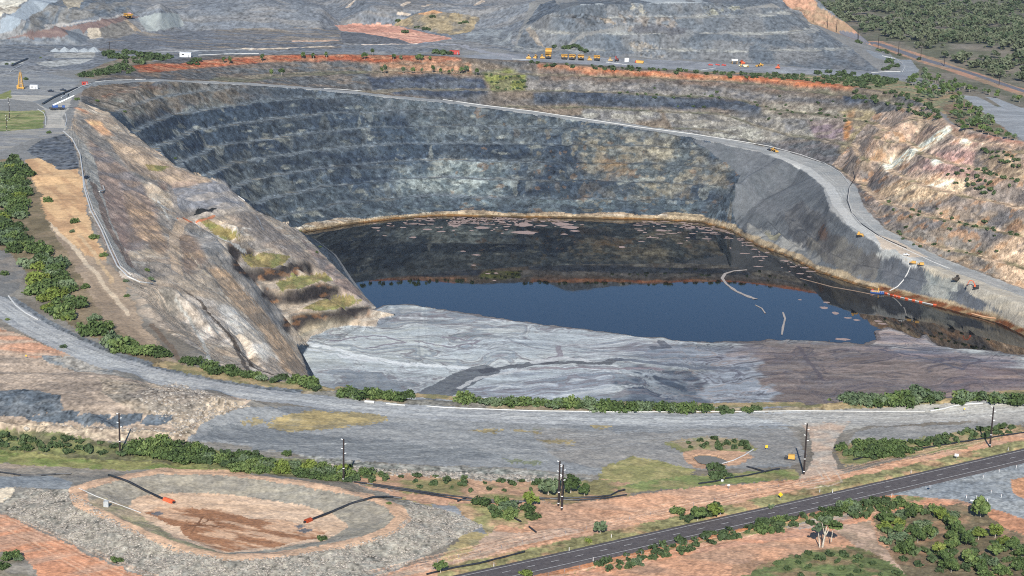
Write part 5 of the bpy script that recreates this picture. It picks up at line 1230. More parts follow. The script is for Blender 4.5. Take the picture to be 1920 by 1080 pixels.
def ute(label, loc, rz, m=WHT, group=None):
    t = thing('utility_truck', label, 'pickup', loc, rz, group)
    for sx in (-.8, .8):
        for sy in (-1.5, 1.5): MB().cyl((sx - .13, sy, .4), (sx + .13, sy, .4), .4, .4, 10).build('wheel', BLK, t)
    MB().prism([(-2.6,.5),(2.5,.5),(2.6,1.0),(1.3,1.15),(-2.6,1.1)], -.92, .92).build('body', m, t)
    c = MB().prism([(-.9,1.1),(1.4,1.15),(.6,1.85),(-.7,1.85)], -.82, .82).build('cab', m, t)
    MB().prism([(1.36,1.22),(.7,1.8),(.68,1.8),(1.3,1.22)], -.7, .7).prism([(-.6,1.25),(.9,1.25),(.5,1.75),(-.5,1.75)], -.84, .84).build('window', GLS, c)
    return t
def container(label, px, py, size, rz, m, cat='container', name='shipping_container'):
    t = thing(name, label, cat, H(px, py), rz)
    w, d, h = size
    mb = MB().box((0,0,h / 2 + .2), (w, d, h))
    for k in range(int(w / .8)): mb.box((-w / 2 + .5 + k * .8, 0, h / 2 + .2), (.3, d + .12, h * .9))
    mb.build('body', m, t)
    MB().box((0,0,h + .26), (w + .3, d + .3, .12)).build('roof', m, t)
    MB().box((w * .3, -d / 2 - .1, 1.2), (.9, .06, 2.0)).build('door', GRY, t)
    MB().box((-w * .2, -d / 2 - .1, h * .6), (w * .25, .06, h * .25)).build('window', GLS, t)
    return t
FACE = R(180)
haul_truck('yellow haul truck with pink ore load driving out along the brown tip road', H(240,34), R(150), load=True)
MR = 'mining machines parked along the far rim'
dozer('yellow bulldozer at the left end of the parked machine row', H(991,109.5), FACE, YEL, MR)
loader('yellow wheel loader second from the left of the parked machine row', H(1004,109), R(170), YEL, MR)
dozer('yellow bulldozer beside the truck with its tray raised', H(1016,109), R(190), YEL, MR)
haul_truck('yellow haul truck with its tray tipped straight up', H(1028,109.5), FACE, up=True, group=MR)
haul_truck('yellow haul truck left of three parked close together on the rim', H(1058,111), FACE, group=MR)
haul_truck('yellow haul truck in the middle of the three parked on the rim', H(1073,111.5), R(172), group=MR)
haul_truck('yellow haul truck right of the three parked on the rim', H(1089,112), FACE, group=MR)
dozer('yellow bulldozer between the three haul trucks and a single haul truck', H(1105,112.5), R(185), YEL, MR)
haul_truck('single yellow haul truck right of the bulldozer on the rim', H(1119,113), R(178), group=MR)
dozer('tan bulldozer left of the red excavator on the rim', H(1144,114), FACE, TANM, MR)
excavator('red excavator parked near the right end of the machine row', H(1157,114.5), R(160), RED)
container('small white site box right of the red excavator', 1175, 116, (4.5,3,3.6), 0, WHT)
t = thing('dump_tray', 'detached yellow and rusty dump tray lying right of the white box', 'dump tray', H(1200,118), R(80))
MB().prism([(-3.5,0),(3.5,0),(4.2,2.6),(3.8,2.8),(-4.0,2.2)], -2.4, 2.4).build('tray', YEL, t); MB().box((0,4.4,1.2),(4.4,1.4,1.8)).build('front_wall', RED, t)
for k, (px, py) in enumerate([(1332,122.5),(1345,122.5),(1357,123)]):
    t = thing('equipment_skid', ['leftmost low red equipment skid left of the white canopy', 'middle low red equipment skid left of the white canopy', 'right low red equipment skid beside the white canopy'][k], 'skid', H(px, py), 0, 'red equipment skids on the rim')
    MB().box((0,0,.5), (5,2.2,.6)).build('base', RED, t); MB().box((-.8,0,1.2), (1.6,1.6,.9)).cyl((.8,0,.8),(2.0,0,.8),.6,.6,8).build('motor', RED, t)
t = thing('canopy_shed', 'white roofed canopy on yellow posts right of the red skids', 'shed', H(1377,120.5))
for sx in (-2.6, 2.6):
    for sy in (-1.8, 1.8): MB().cyl((sx, sy, 0), (sx, sy, 4), .2, .2, 6).build('post', YEL, t)
MB().prism([(-2.4,4.0),(2.4,4.0),(0,5.6)], -3.2, 3.2).build('roof', WHT, t)
t = thing('scraper', 'cream and yellow scraper parked below the white canopy', 'scraper', H(1394,126), R(95))
for sy in (-4.5, 3.2):
    for sx in (-1.4, 1.4): wheel(t, sx, sy, 1.1, .7)
MB().prism([(-5,1),(0,.6),(1,2.6),(-5,2.8)], -1.6, 1.6).build('bowl', CRM, t); MB().box((0,3.8,1.8),(2.2,3,1.3)).build('body', CRM, t); MB().box((0,2.6,3.0),(1.6,1.4,1.3),.9).build('cab', YEL, t)
dozer('orange bulldozer behind the cream scraper on the rim', H(1391,119), R(200), ORG)
loader('yellow wheel loader right of the cream scraper', H(1425,124.5), R(110))
dozer('orange bulldozer alone at the right end of the rim yard', H(1459,127.5), R(165), ORG)
container('red and white container on the rim beside a shrub', 852, 102, (10,3,4.0), R(6), RED)
container('white site hut on the rim road above the orange bank', 348, 107, (11,4,4.2), R(2), WHT, 'hut', 'site_hut')
container('white container beside the yellow drill tower', 64, 167, (6.5,3,3.2), 0, WHT)
container('small red container at the top of the ramp', 159, 159, (5,2.6,2.4), R(20), RED)
ute('dark parked car between the white container and the ramp', H(95,172), R(80), mat('dark car paint', (44,52,66), .4))
ute('small dark car nearest the top of the ramp', H(118,170), R(95), mat('dark car paint', (44,52,66), .4))
ute('dark ute on the west rim road beside the white pipe', H(162,335), R(160), mat('dark car paint', (44,52,66), .4))
ute('dark car driving down the ramp beside a yellow loader', H(1442,282), R(200), mat('dark car paint', (44,52,66), .4))
loader('small yellow loader on the ramp where it widens', H(1451,284), R(215))
ute('white ute on the lower ramp above the yellow pumps', H(1699,479), R(60))
dozer('yellow grader-like bulldozer on the ramp edge above the rock shoulder', H(1612,443), R(250))
for px, py, rz, lb in [(1712,495,70,'left yellow pump unit at the top of the white hose'), (1727,498,85,'right yellow pump unit above the lake slope')]:
    t = thing('pump_unit', lb, 'pump', H(px, py), R(rz), 'yellow pump units above the lake')
    MB().box((0,0,.5),(2.2,5.2,.5)).build('skid', DRK, t); MB().box((0,-.4,1.6),(2.0,3.4,1.7),.95).build('housing', YEL, t); MB().cyl((0,2.0,1.0),(0,2.7,1.0),.6,.6,8).build('pump_head', YEL, t)
dozer('dark dusty bulldozer on the tan road above the pale bank', H(1794,525), R(140), mat('dusty dark steel', (84,76,66)))
excavator('excavator with raised orange boom on the bank above the pipe floats', H(1830,541), R(75))
# crane, drill tower
t = thing('mobile_crane', 'blue mobile crane with a long white boom at the road junction', 'crane', H(107,206), R(-70))
for sx in (-1.4, 1.4):
    for sy in (-4, -2.2, 2.4, 4.2): MB().cyl((sx - .35, sy, .75), (sx + .35, sy, .75), .75, .75, 10).build('wheel', BLK, t)
MB().box((0,0,1.5),(2.8,12,.9)).build('chassis', DRK, t); MB().box((0,5.0,2.6),(2.6,2.0,1.5),.95).build('cab', BLU, t); MB().box((0,-1.4,2.9),(2.8,4.2,1.7)).build('turret', BLU, t)
MB().cyl((.2,-3.0,3.6),(.2,6,7.6),.8,.7,6).cyl((.2,6,7.6),(.2,13.5,11.0),.6,.5,6).build('boom', WHT, t)
t = thing('drill_tower', 'tall yellow drill tower beside the white container', 'drill rig', H(39,167))
mb = MB()
for sx in (-1, 1):
    for sy in (-1, 1): mb.cyl((sx * 2.2, sy * 1.6, 0), (sx * .6, sy * .6, 14), .3, .22, 5)
for k in range(7):
    f = 1 - k / 8.0; a = 2.2 * f + .5 * (1 - f)
    mb.box((0, -a * .75, 1 + k * 1.9), (a * 2, .2, .25)).box((0, a * .75, 1 + k * 1.9), (a * 2, .2, .25)).box((-a, 0, 1 + k * 1.9), (.2, a * 1.5, .25)).box((a, 0, 1 + k * 1.9), (.2, a * 1.5, .25)).box((0, -a * .75, 2 + k * 1.9), (a * 2.3, .15, .15), 1, 0, 0)
mb.build('mast', YEL, t); MB().box((0,0,1.2),(6.0,3.4,1.0)).box((-2.2,0,2.4),(1.8,2.6,1.8)).build('base_frame', YEL, t); MB().cyl((0,0,13.8),(0,0,16.5),.2,.12,6).build('crown_block', YEL, t)
# stockpiles
for k, (px, w_) in enumerate([(104,14),(121,15),(139,17),(158,18),(176,18)]):
    c = H(px, 96.5); mb = MB(); n = 20; rr = w_ * .5 * .62; hh = 3.4 + .7 * ((k * 2) % 3)
    V = [(0,0,hh)]
    for ring, f in ((1,.35),(2,.7),(3,1.12)):
        for j in range(n):
            a = 2 * math.pi * j / n; q = rr * 1.25 * f * random.uniform(.9,1.1); V.append((q * math.cos(a), q * math.sin(a), hh * (1 - f * random.uniform(.8,1.05)) if ring < 3 else -.6))
    F = [(0, 1 + j, 1 + (j + 1) % n) for j in range(n)]
    for r_ in range(2): F += [(1 + r_ * n + j, 1 + (r_ + 1) * n + j, 1 + (r_ + 1) * n + (j + 1) % n, 1 + r_ * n + (j + 1) % n) for j in range(n)]
    mb.add(V, F)
    tag(mb.build('gravel_stockpile', mat('pale crushed rock', (156,162,164), .95, wear=.2), None, c), ['leftmost pale cone of the crushed rock stockpile row', 'second pale cone from the left of the stockpile row', 'middle pale cone of the crushed rock stockpile row', 'fourth pale cone from the left of the stockpile row', 'rightmost pale cone of the crushed rock stockpile row'][k], 'stockpile', 'pale rock stockpiles')
# ---------------------------------------------------------------- on the lake
t = thing('dredge_pontoon', 'blue pump pontoon with orange deck moored near the right shore', 'pontoon', onz(1645,549,WZ), R(-12))
MB().prism([(-2.4,-.3),(2.4,-.3),(2.7,.9),(-2.7,.9)], -5.2, 5.2).build('hull', BLU, t)
MB().box((-1.5,0,1.1),(6,3.6,.4)).build('deck', mat('buff deck', (206,166,96)), t); MB().box((-3.8,.3,1.9),(1.4,1.4,1.5)).build('winch', RED, t)
MB().cyl((.8,0,1.2),(.8,0,4.0),.5,.5,8).build('pump_column', YEL, t)
mb = MB()
for k in range(7): mb.cyl((-5 + k * 1.65,-2.5,.9),(-5 + k * 1.65,-2.5,2.1),.07,.07,5)
mb.box((0,-2.5,2.1),(10,.08,.1)); mb.build('railing', WHT, t)
FP = drape([(1662,551),(1672,554),(1700,561),(1740,570),(1780,578),(1822,589)], .35, 3, WZ)
t = thing('floating_pipeline', 'white floating pipe with orange floats trailing from the blue pontoon', 'pipe', FP[0]); o0 = FP[0].copy(); Q = [p - o0 for p in FP]
tube(Q, .42).build('pipe', WPIPE, t)
for s in (.03, .06, .09, .14, .22, .30, .43, .55, .72, .82, .97):
    k = min(len(Q) - 2, int(s * len(Q))); d = (Q[k + 1] - Q[k]).normalized(); MB().cyl(Q[k] - d * 1.3, Q[k] + d * 1.3, .85, .85, 8).build('float', ORG, t)
pipe('hose', 'white hose hanging down the bank from the pumps to the pontoon', 'hose', [(1707,500),(1702,512),(1694,526),(1683,538),(1674,543),(1668,546)], .45, WPIPE)
pipe('pipeline', 'orange and white pipes beached on the lake shore at the right', 'pipe', [(1822,589),(1840,594),(1856,597),(1866,598)], .6, mat('faded orange pipe', (206,160,120)))
def blob_mesh(items, zed, thick=.06):
    mb = MB()
    for cx, cy, rx, ry, seed in items:
        r_ = random.Random(seed); n = 14
        ring = [(cx + rx * (.65 + .5 * r_.random()) * math.cos(2 * math.pi * k / n), cy + ry * (.65 + .5 * r_.random()) * math.sin(2 * math.pi * k / n)) for k in range(n)]
        V = [(a, b_, zed + thick) for a, b_ in ring] + [(cx + (a - cx) * 1.08, cy + (b_ - cy) * 1.08, zed - .05) for a, b_ in ring]
        mb.add(V, [tuple(range(n))] + [(k, n + k, n + (k + 1) % n, (k + 1) % n) for k in range(n)])
    return mb
items = []
rs_ = random.Random(5)
for px, py, w_, h_ in [(985,436,50,7),(855,418,28,9),(903,427,30,5),(980,421,36,7),(1056,420,36,6),(1068,426,40,6),(1078,433,20,3),(1058,439,14,2.5),(1016,423,24,3),(852,422,26,4),(802,430,20,3),(705,427,18,3),(775,445,14,3),(868,471,12,2),(893,478,18,2.4),(888,497,10,2),(1166,463,14,4),(1545,577,18,5),(1566,587,14,5),(1550,567,14,3),(1590,596,16,3),(1606,600,14,3),(1580,636,30,5),(1646,602,16,3),(1655,607,20,3),(1500,562,8,2),(930,512,10,2),(915,513,10,2),(927,526,8,2),(1290,425,30,4),(1240,432,22,4)]:
    x_, y_, _ = onz(px, py, WZ); m_ = (CAM_H - WZ) / (py - (YH0 + ROLL * (px - 960))); items.append((x_, y_, w_ / 2 * m_, h_ / 2 * m_ * FPX / (py + 300), rs_.random()))
for k in range(300):
    if k < 180: px = rs_.triangular(700, 1100, 900) ; py = np.interp(px, [s[0] for s in SHORE], [s[1] for s in SHORE]) + 3 + rs_.expovariate(1 / 7.0)
    elif k < 240: px = rs_.uniform(1195, 1340); py = np.interp(px, [s[0] for s in SHORE], [s[1] for s in SHORE]) + 3 + rs_.expovariate(1 / 11.0)
    else: px = rs_.uniform(1290, 1520); py = np.interp(px, [s[0] for s in SHORE], [s[1] for s in SHORE]) + 6 + rs_.expovariate(1 / 10.0)
    w_ = rs_.choice([4, 6, 9, 14, 20]); h_ = rs_.uniform(1.2, 2.4)
    x_, y_, _ = onz(px, py, WZ); m_ = (CAM_H - WZ) / (py - (YH0 + ROLL * (px - 960))); items.append((x_, y_, w_ / 2 * m_, h_ / 2 * m_ * FPX / (py + 300), rs_.random()))
o = blob_mesh(items, WZ).build('floating_scum', mat('pale pink scum', (164,142,132), .9, wear=.25)); o['kind'] = 'stuff'; o['label'] = 'pale pink patches of scum floating on the dark lake'
def boom(label, L, w0, w1, m):
    P = drape(L, 0, 3.0, WZ); n = len(P); mb = MB(); Lp, Rp = [], []
    for i, p in enumerate(P):
        d = (P[min(i + 1, n - 1)] - P[max(i - 1, 0)]).normalized(); u = Vector((-d.y, d.x, 0)); w_ = (w0 + (w1 - w0) * i / n) * random.uniform(.6, 1.3) / 2
        Lp.append(p + u * w_); Rp.append(p - u * w_)
    V = [q + Vector((0,0,.25)) for q in Lp] + [q + Vector((0,0,.25)) for q in Rp] + [q + Vector((0,0,-.1)) for q in Lp] + [q + Vector((0,0,-.1)) for q in Rp]
    F = [(i, i + 1, n + i + 1, n + i) for i in range(n - 1)] + [(i, i + 1, 2 * n + i + 1, 2 * n + i) for i in range(n - 1)] + [(n + i, n + i + 1, 3 * n + i + 1, 3 * n + i) for i in range(n - 1)]
    return tag(mb.add(V, F).build('floating_boom', m), label, 'boom')
SCM = mat('dirty foam', (170,160,150), .9, wear=.25)
boom('wide hooked band of foam and boom floating in the middle of the lake', [(1400,506),(1376,508),(1360,513),(1354,522),(1362,533),(1380,546),(1398,554),(1417,561)], 1.2, 3.6, SCM)
boom('thin pale line of foam bending on the blue water right of centre', [(1468,586),(1472,598),(1468,614),(1466,628)], 1.2, 1.6, SCM)
boom('faint short foam line between the hooked boom and the bent line', [(1416,572),(1428,578),(1435,588)], 1.0, 1.4, SCM)
boom('long faint foam line beside the right shore left of the pontoon', [(1500,522),(1530,530),(1560,538),(1600,545),(1640,553)], .8, 1.2, mat('brown scum', (150,128,108), .9))

mw_, ntw, bw_ = nt_mat('muddy water'); bw_.inputs['Base Color'].default_value = srgb((122,110,84)); bw_.inputs['Roughness'].default_value = .12
o = build_mesh('pond_water', [onz(px, py, -.12) for px, py in MUD[::-1]], [tuple(range(len(MUD)))], mw_, False); o['kind'] = 'structure'
# ---------------------------------------------------------------- near yard and road furniture
t = thing('water_tank', 'white cube water tank on the inner bank of the settling pond', 'tank', H(199,950), R(8))
MB().box((0,0,1.0),(1.6,1.6,1.9),.96).build('tank', CONC, t); MB().cyl((0,0,1.9),(0,0,2.1),.35,.35,10).build('lid', CONC, t)
t = thing('pump_skid', 'yellow diesel pump on a skid beside the lone power pole', 'pump', H(1481,862), R(80))
MB().box((0,0,.35),(1.9,3.8,.4)).build('skid', DRK, t); MB().box((0,-.5,1.3),(1.7,2.4,1.5),.95).build('engine_housing', YEL, t); MB().cyl((0,1.1,1.0),(0,1.8,1.0),.5,.5,10).build('pump_head', DRK, t); MB().cyl((.5,-.6,2.0),(.5,-.6,2.7),.1,.1,6).build('exhaust', DRK, t)
def sign(label, px, py, h, w, hh, m, rz=0, diamond=False, group=None):
    t = thing('road_sign', label, 'sign', H(px, py), rz, group)
    MB().cyl((0,.05,0),(0,.05,h + hh * .4),.06,.06,6).build('post', GRY, t)
    mb = MB()
    if diamond: mb.add([(0,-.03,h - hh),(w,-.03,h),(0,-.03,h + hh),(-w,-.03,h),(0,.01,h - hh),(w,.01,h),(0,.01,h + hh),(-w,.01,h)], [(0,1,2,3),(7,6,5,4),(0,4,5,1),(1,5,6,2),(2,6,7,3),(3,7,4,0)])
    else: mb.box((0,0,h),(w,.05,hh))
    mb.build('panel', m, t); return t
SY = mat('sign yellow', (236,190,40), .5)
sign('yellow diamond warning sign on the verge above the highway', 1463, 937, 1.9, .85, .85, SY, R(-20), True)
sign('white sign board on the red verge below the far right shrubs', 1793, 861, 1.6, 1.4, 1.0, WHT, R(-10))
sign('white sign board on red earth left of the lone pole', 1366, 918, 1.6, .9, .6, WHT)
sign('grey back of a road sign on the gravel turn-out', 1743, 921, 1.8, 1.0, .9, GRY, R(20))
sign('white sign on the far side of the gravel turn-out by the big shrub', 1823, 948, 1.8, 1.5, .5, WHT, R(-25))
sign('yellow marker plate on a post beside the junction road', 1437, 844, 1.4, .9, 1.1, SY)
sign('yellow marker post at the edge of the red patch on the left', 49, 672, 1.2, .5, .7, SY)
sign('small yellow marker at the right end of the near rim pipe', 1808, 772, 1.2, .5, .6, SY)
sign('white valve marker box at the end of the black pipes', 1354, 904, .6, .8, .7, WHT)
gp = None
def gpost(px, py, label, group):
    global gp
    c = H(px, py)
    if gp is None:
        gp = thing('guide_post', label, 'guide post', c, 0, group)
        MB().box((0,0,.6),(.16,.12,1.25)).build('post', WHT, gp); MB().box((0,-.07,1.0),(.1,.03,.18)).build('reflector', RED, gp)
        return gp
    return copy_tree(gp, c, 0, label, group)
for px, py in [(1708,887),(1561,924),(1537,923),(1351,965),(1890,845),(926,1062),(1067,1033),(1146,1008)]: gpost(px, py, 'white guide post on the pit side of the highway', 'guide posts along the pit side of the highway')
for px, py in [(1672,931),(1905,878),(1873,886),(1843,897)]: gpost(px, py, 'white guide post between the highway and the gravel turn-out', 'guide posts along the gravel turn-out')
for px, py in [(1858,925),(1831,935),(1877,933),(1851,941),(1812,934)]: gpost(px, py, 'white post among the cluster on the gravel turn-out', 'white posts on the gravel turn-out')
gpost(1112, 1052, 'lone white guide post on the orange shoulder of the highway', None)
# fence along the track below the highway
fp0 = None
FW_ = [(1068,1070),(1120,1056),(1180,1042),(1240,1030),(1300,1017),(1331,1054),(1342,1050)]
pts = [(1000 + k * 29, 1086 - k * 6.6) for k in range(14)]
posts = [H(px, py) for px, py in pts]
t = thing('wire_fence', 'low wire fence of thin posts beside the red track below the highway', 'fence', posts[0])
o0 = Vector(posts[0])
for p in posts: MB().cyl(Vector(p) - o0 + Vector((0,0,-.2)), Vector(p) - o0 + Vector((0,0,1.25)), .07, .06, 5).build('post', GRY, t)
for zz in (.5, 1.0): tube([Vector(p) - o0 + Vector((0,0,zz)) for p in posts], .015, 4).build('wire', GRY, t)
pts = [(700 + k * 40, 1096 - k * 8.9) for k in range(0, 22)]
posts = [H(px, py - 14) for px, py in pts]
t = thing('wire_fence', 'wire fence on the grassy verge between the pit track and the highway', 'fence', posts[0]); o0 = Vector(posts[0])
for p in posts: MB().cyl(Vector(p) - o0 + Vector((0,0,-.2)), Vector(p) - o0 + Vector((0,0,1.3)), .06, .05, 5).build('post', GRY, t)
for zz in (.5, 1.0): tube([Vector(p) - o0 + Vector((0,0,zz)) for p in posts], .015, 4).build('wire', GRY, t)
# planks and boulders that can be told apart
pipe('pipe_section', 'pile of white pipe sections beside the west rim road', 'pipe', [(186,360),(196,357)], .4, WPIPE)
pipe('pipe_section', 'short white pipe section lying across the others on the west rim', 'pipe', [(193,349),(196,358)], .35, WPIPE)
pipe('pipe_section', 'white pipe lying alone on the promontory slope', 'pipe', [(446,368),(459,377)], .4, WPIPE)
def rock(label, px, py, r_, m=None, seed=1, group=None):
    bm = bmesh.new(); bmesh.ops.create_icosphere(bm, subdivisions=2, radius=r_); rr = random.Random(seed)
    k = [Vector((rr.uniform(-1,1), rr.uniform(-1,1), rr.uniform(-1,1))).normalized() for _ in range(9)]
    for v in bm.verts:
        d = v.co.normalized(); f = 1
        for q in k:
            c = d.dot(q)
            if c > .72: f = min(f, .72 / c)
        v.co *= f * rr.uniform(.96,1.04); v.co.z *= .75
    me = bpy.data.meshes.new('boulder'); bm.to_mesh(me); bm.free(); me.materials.append(m or mat('pale boulder', (190,180,164), .95, wear=.2))
    c = H(px, py); o = bpy.data.objects.new('boulder', me); COL.objects.link(o); o.location = (c[0], c[1], c[2] + r_ * .3)
    return tag(o, label, 'boulder', group)
rock('round cream boulder at the edge of the rubble mound', 361, 792, 1.6, None, 3)
rock('pale boulder on the left end of the shrub drain', 50, 806, 1.3, None, 4)

# ================================================================ plants
def leaf_mat(name, c0, c1, c2):
    m, nt, b = nt_mat(name)
    oi = nt.nodes.new('ShaderNodeObjectInfo'); tc = nt.nodes.new('ShaderNodeTexCoord')
    at = nt.nodes.new('ShaderNodeAttribute'); at.attribute_name = 'Leaf'
    cr = nt.nodes.new('ShaderNodeValToRGB'); e = cr.color_ramp.elements
    e[0].color = srgb(c0); e[1].color = srgb(c2); e.new(.5).color = srgb(c1)
    ad = nt.nodes.new('ShaderNodeMath'); ad.operation = 'MULTIPLY_ADD'; ad.inputs[1].default_value = .45
    nt.links.new(oi.outputs['Random'], ad.inputs[0]); 
    m2 = nt.nodes.new('ShaderNodeMath'); m2.operation = 'MULTIPLY'; m2.inputs[1].default_value = .55
    nt.links.new(at.outputs['Fac'], m2.inputs[0]); nt.links.new(m2.outputs[0], ad.inputs[2])
    nt.links.new(ad.outputs[0], cr.inputs[0]); nt.links.new(cr.outputs[0], b.inputs['Base Color'])
    b.inputs['Roughness'].default_value = .75; b.inputs['Specular IOR Level'].default_value = .25
    return m
LG = leaf_mat('green leaves', (46,60,35), (78,96,52), (122,136,78))
LO = leaf_mat('grey green leaves', (62,76,54), (90,106,76), (120,132,98))
LY = leaf_mat('yellow green leaves', (84,96,44), (108,122,54), (138,142,74))
LD = leaf_mat('dry leaves', (110,98,76), (140,124,96), (160,146,116))
BARK = mat('pale bark', (196,184,166), .9, wear=.3); BARKD = mat('brown bark', (104,88,74), .9, wear=.3)
def leaf_cloud(seed, clumps, per, leaf, rx=1.0, rz=.6, zc=.55, spread=.3, gap=0):
    r = np.random.default_rng(seed)
    C = r.normal(size=(clumps, 3)); C /= np.linalg.norm(C, axis=1)[:, None]; C *= (r.random((clumps, 1)) ** .45) * .78
    C[:, 2] = np.abs(C[:, 2]) * 1.0 - .25
    n = clumps * per
    cc = np.repeat(C, per, 0); csz = np.repeat(r.uniform(.6, 1.3, clumps), per)
    d = r.normal(size=(n, 3)); d /= np.linalg.norm(d, axis=1)[:, None]
    P = cc + d * (spread * csz * r.random(n) ** .4)[:, None]
    P[:, 0] *= rx; P[:, 1] *= rx; P[:, 2] = P[:, 2] * rz + zc
    P[:, 2] = np.maximum(P[:, 2], .03)
    nrm = d * .7 + r.normal(size=(n, 3)) * .5 + np.array([0, 0, .35]); nrm /= np.linalg.norm(nrm, axis=1)[:, None]
    a = np.cross(nrm, r.normal(size=(n, 3))); a /= np.linalg.norm(a, axis=1)[:, None]; b_ = np.cross(nrm, a)
    s = (leaf * r.uniform(.6, 1.4, n))[:, None]
    V = np.stack([P - a * s - b_ * s * .6, P + a * s - b_ * s * .6, P + a * s * .8 + b_ * s * .7, P - a * s * .8 + b_ * s * .7], 1).reshape(-1, 3)
    tone = np.repeat(r.random(clumps), per) * .55 + r.random(n) * .45
    return V, np.arange(n * 4).reshape(-1, 4), np.repeat(tone, 4)
def leaf_mesh(name, m, V, F, T):
    o = build_mesh(name, V, F, m, False); me = o.data
    a = me.attributes.new('Leaf', 'FLOAT', 'POINT'); a.data.foreach_set('value', T.astype(np.float32)); bpy.data.objects.remove(o)
    return me
SHR = {}
for key, m, sd_ in (('g', LG, 1), ('o', LO, 11), ('y', LY, 21), ('d', LD, 31)):
    SHR[key] = [leaf_mesh('shrub', m, *leaf_cloud(sd_ + k, 15 + 2 * k, 46, .085, 1.0, .62, .34, .34)) for k in range(3)]
SHF = {key: [leaf_mesh('shrub', m, *leaf_cloud(sd_ + k, 9, 18, .17, 1.0, .62, .38, .36)) for k in range(3)] for key, m, sd_ in (('g', LG, 41), ('o', LO, 51))}
CRN = {}
for key, m, sd_ in (('g', LG, 61), ('o', LO, 71), ('y', LY, 81)):
    CRN[key] = [leaf_mesh('crown', m, *leaf_cloud(sd_ + k, 16, 46, .07, .52, .52, .50, .30)) for k in range(3)]
CRF = [leaf_mesh('crown', m, *leaf_cloud(91 + k, 8, 16, .13, .42, .34, .62, .34)) for k, m in enumerate((LG, LO, LG))]
def trunk_mesh(m, seed, thin=1.0):
    r = random.Random(seed); mb = MB()
    mb.cyl((0,0,-.05), (.02,.01,.45), .028 * thin, .018 * thin, 7)
    for k in range(4):
        a = k * 1.6 + r.random(); mb.cyl((.015,.008,.32 + .04 * k), (.2 * math.cos(a), .2 * math.sin(a), .62 + .06 * r.random()), .014 * thin, .006 * thin, 5)
    mb.cyl((.02,.01,.45), (0,.02,.8), .018 * thin, .006 * thin, 6)
    o = mb.build('trunk', m); me = o.data; bpy.data.objects.remove(o); return me
TRK = [trunk_mesh(BARK, 1), trunk_mesh(BARKD, 2), trunk_mesh(BARK, 3, .8)]
prnd = random.Random(11)
SPEC = []
def shrub(X, Y, r, label, key='g', group=None, far=False, hz=1.0):
    SPEC.append((r / math.hypot(X, Y, CAM_H) * (1 if group else 50), X, Y, r, label, key, group, far, hz * 1.15))
def plant_shrubs():
    """the 300 that show largest are things of their own, the rest one mass"""
    SPEC.sort(key=lambda q: -q[0]); rest = []
    for i, (_, X, Y, r, label, key, group, far, hz) in enumerate(SPEC):
        me = prnd.choice((SHF if far else SHR)[key]); rz = prnd.uniform(0, 6.28)
        loc = (X, Y, float(zat(X, Y)) - .05 * r); sc = (r * prnd.uniform(.85, 1.2), r * prnd.uniform(.85, 1.2), r * prnd.uniform(.8, 1.15) * hz)
        if i < 298:
            o = bpy.data.objects.new('shrub', me); COL.objects.link(o); o.location = loc; o.scale = sc; o.rotation_euler = (0, 0, rz); tag(o, label, 'shrub', group)
        else:
            me = prnd.choice(SHF['o' if key == 'o' else 'g']); n = len(me.vertices); V = np.empty(n * 3, np.float32); me.vertices.foreach_get('co', V); T = np.empty(n, np.float32); me.attributes['Leaf'].data.foreach_get('value', T)
            V = V.reshape(-1, 3) * np.array(sc); ca, sa = math.cos(rz), math.sin(rz)
            rest.append((np.c_[V[:, 0] * ca - V[:, 1] * sa + loc[0], V[:, 0] * sa + V[:, 1] * ca + loc[1], V[:, 2] + loc[2]], T * .6 + .6 * prnd.random()))
    V = np.concatenate([q[0] for q in rest]); T = np.concatenate([q[1] for q in rest])
    me = leaf_mesh('low_scrub', leaf_mat('scrub leaves', (46,60,38), (72,88,54), (108,120,76)), V, np.arange(len(V)).reshape(-1, 4), T)
    o = bpy.data.objects.new('low_scrub', me); COL.objects.link(o); o['kind'] = 'stuff'; o['label'] = 'low green scrub dotted over the verges, benches and far rim'
def tree(X, Y, h, label, key='g', group=None, far=False, w=1.0, tr=None):
    t = thing('tree', label, 'tree', (X, Y, float(zat(X, Y))), prnd.uniform(0, 6.28), group)
    t.scale = (h * w * prnd.uniform(.85, 1.15), h * w * prnd.uniform(.85, 1.15), h)
    c = bpy.data.objects.new('crown', prnd.choice(CRF) if far else prnd.choice(CRN[key])); COL.objects.link(c); c.parent = t
    k = bpy.data.objects.new('trunk', TRK[tr] if tr is not None else prnd.choice(TRK)); COL.objects.link(k); k.parent = t
    return t
def scatter(P, n, sep, zed=None):
    Pw = np.array(wp(P, zed)); x0, y0 = Pw.min(0); x1, y1 = Pw.max(0); out = []
    for _ in range(n * 60):
        if len(out) >= n: break
        a, b_ = prnd.uniform(x0, x1), prnd.uniform(y0, y1)
        if inpoly(np.array([a]), np.array([b_]), Pw)[0] and all((a - q[0]) ** 2 + (b_ - q[1]) ** 2 > sep * sep for q in out): out.append((a, b_))
    return out
def belt(P, n, sep, r0, r1, label, group, keys='gggo', far=False, zed=None, hz=1.0):
    for X, Y in scatter(P, n, sep, zed): shrub(X, Y, prnd.uniform(r0, r1), label, prnd.choice(keys), group, far, hz)
def row(L, r0, r1, label, group, keys='ggo', far=False, jit=2.0):
    for px, py in L:
        X, Y, _ = hit(px, py); shrub(X + prnd.uniform(-jit, jit), Y + prnd.uniform(-jit, jit), prnd.uniform(r0, r1), label, prnd.choice(keys), group, far)
def single(px, py, wpx, label, key='g', hz=1.0):
    X, Y, Z = hit(px, py); m_ = (CAM_H - Z) / (py - (YH0 + ROLL * (px - 960))); return shrub(X, Y, wpx * m_ * .5, label, key, None, False, hz)
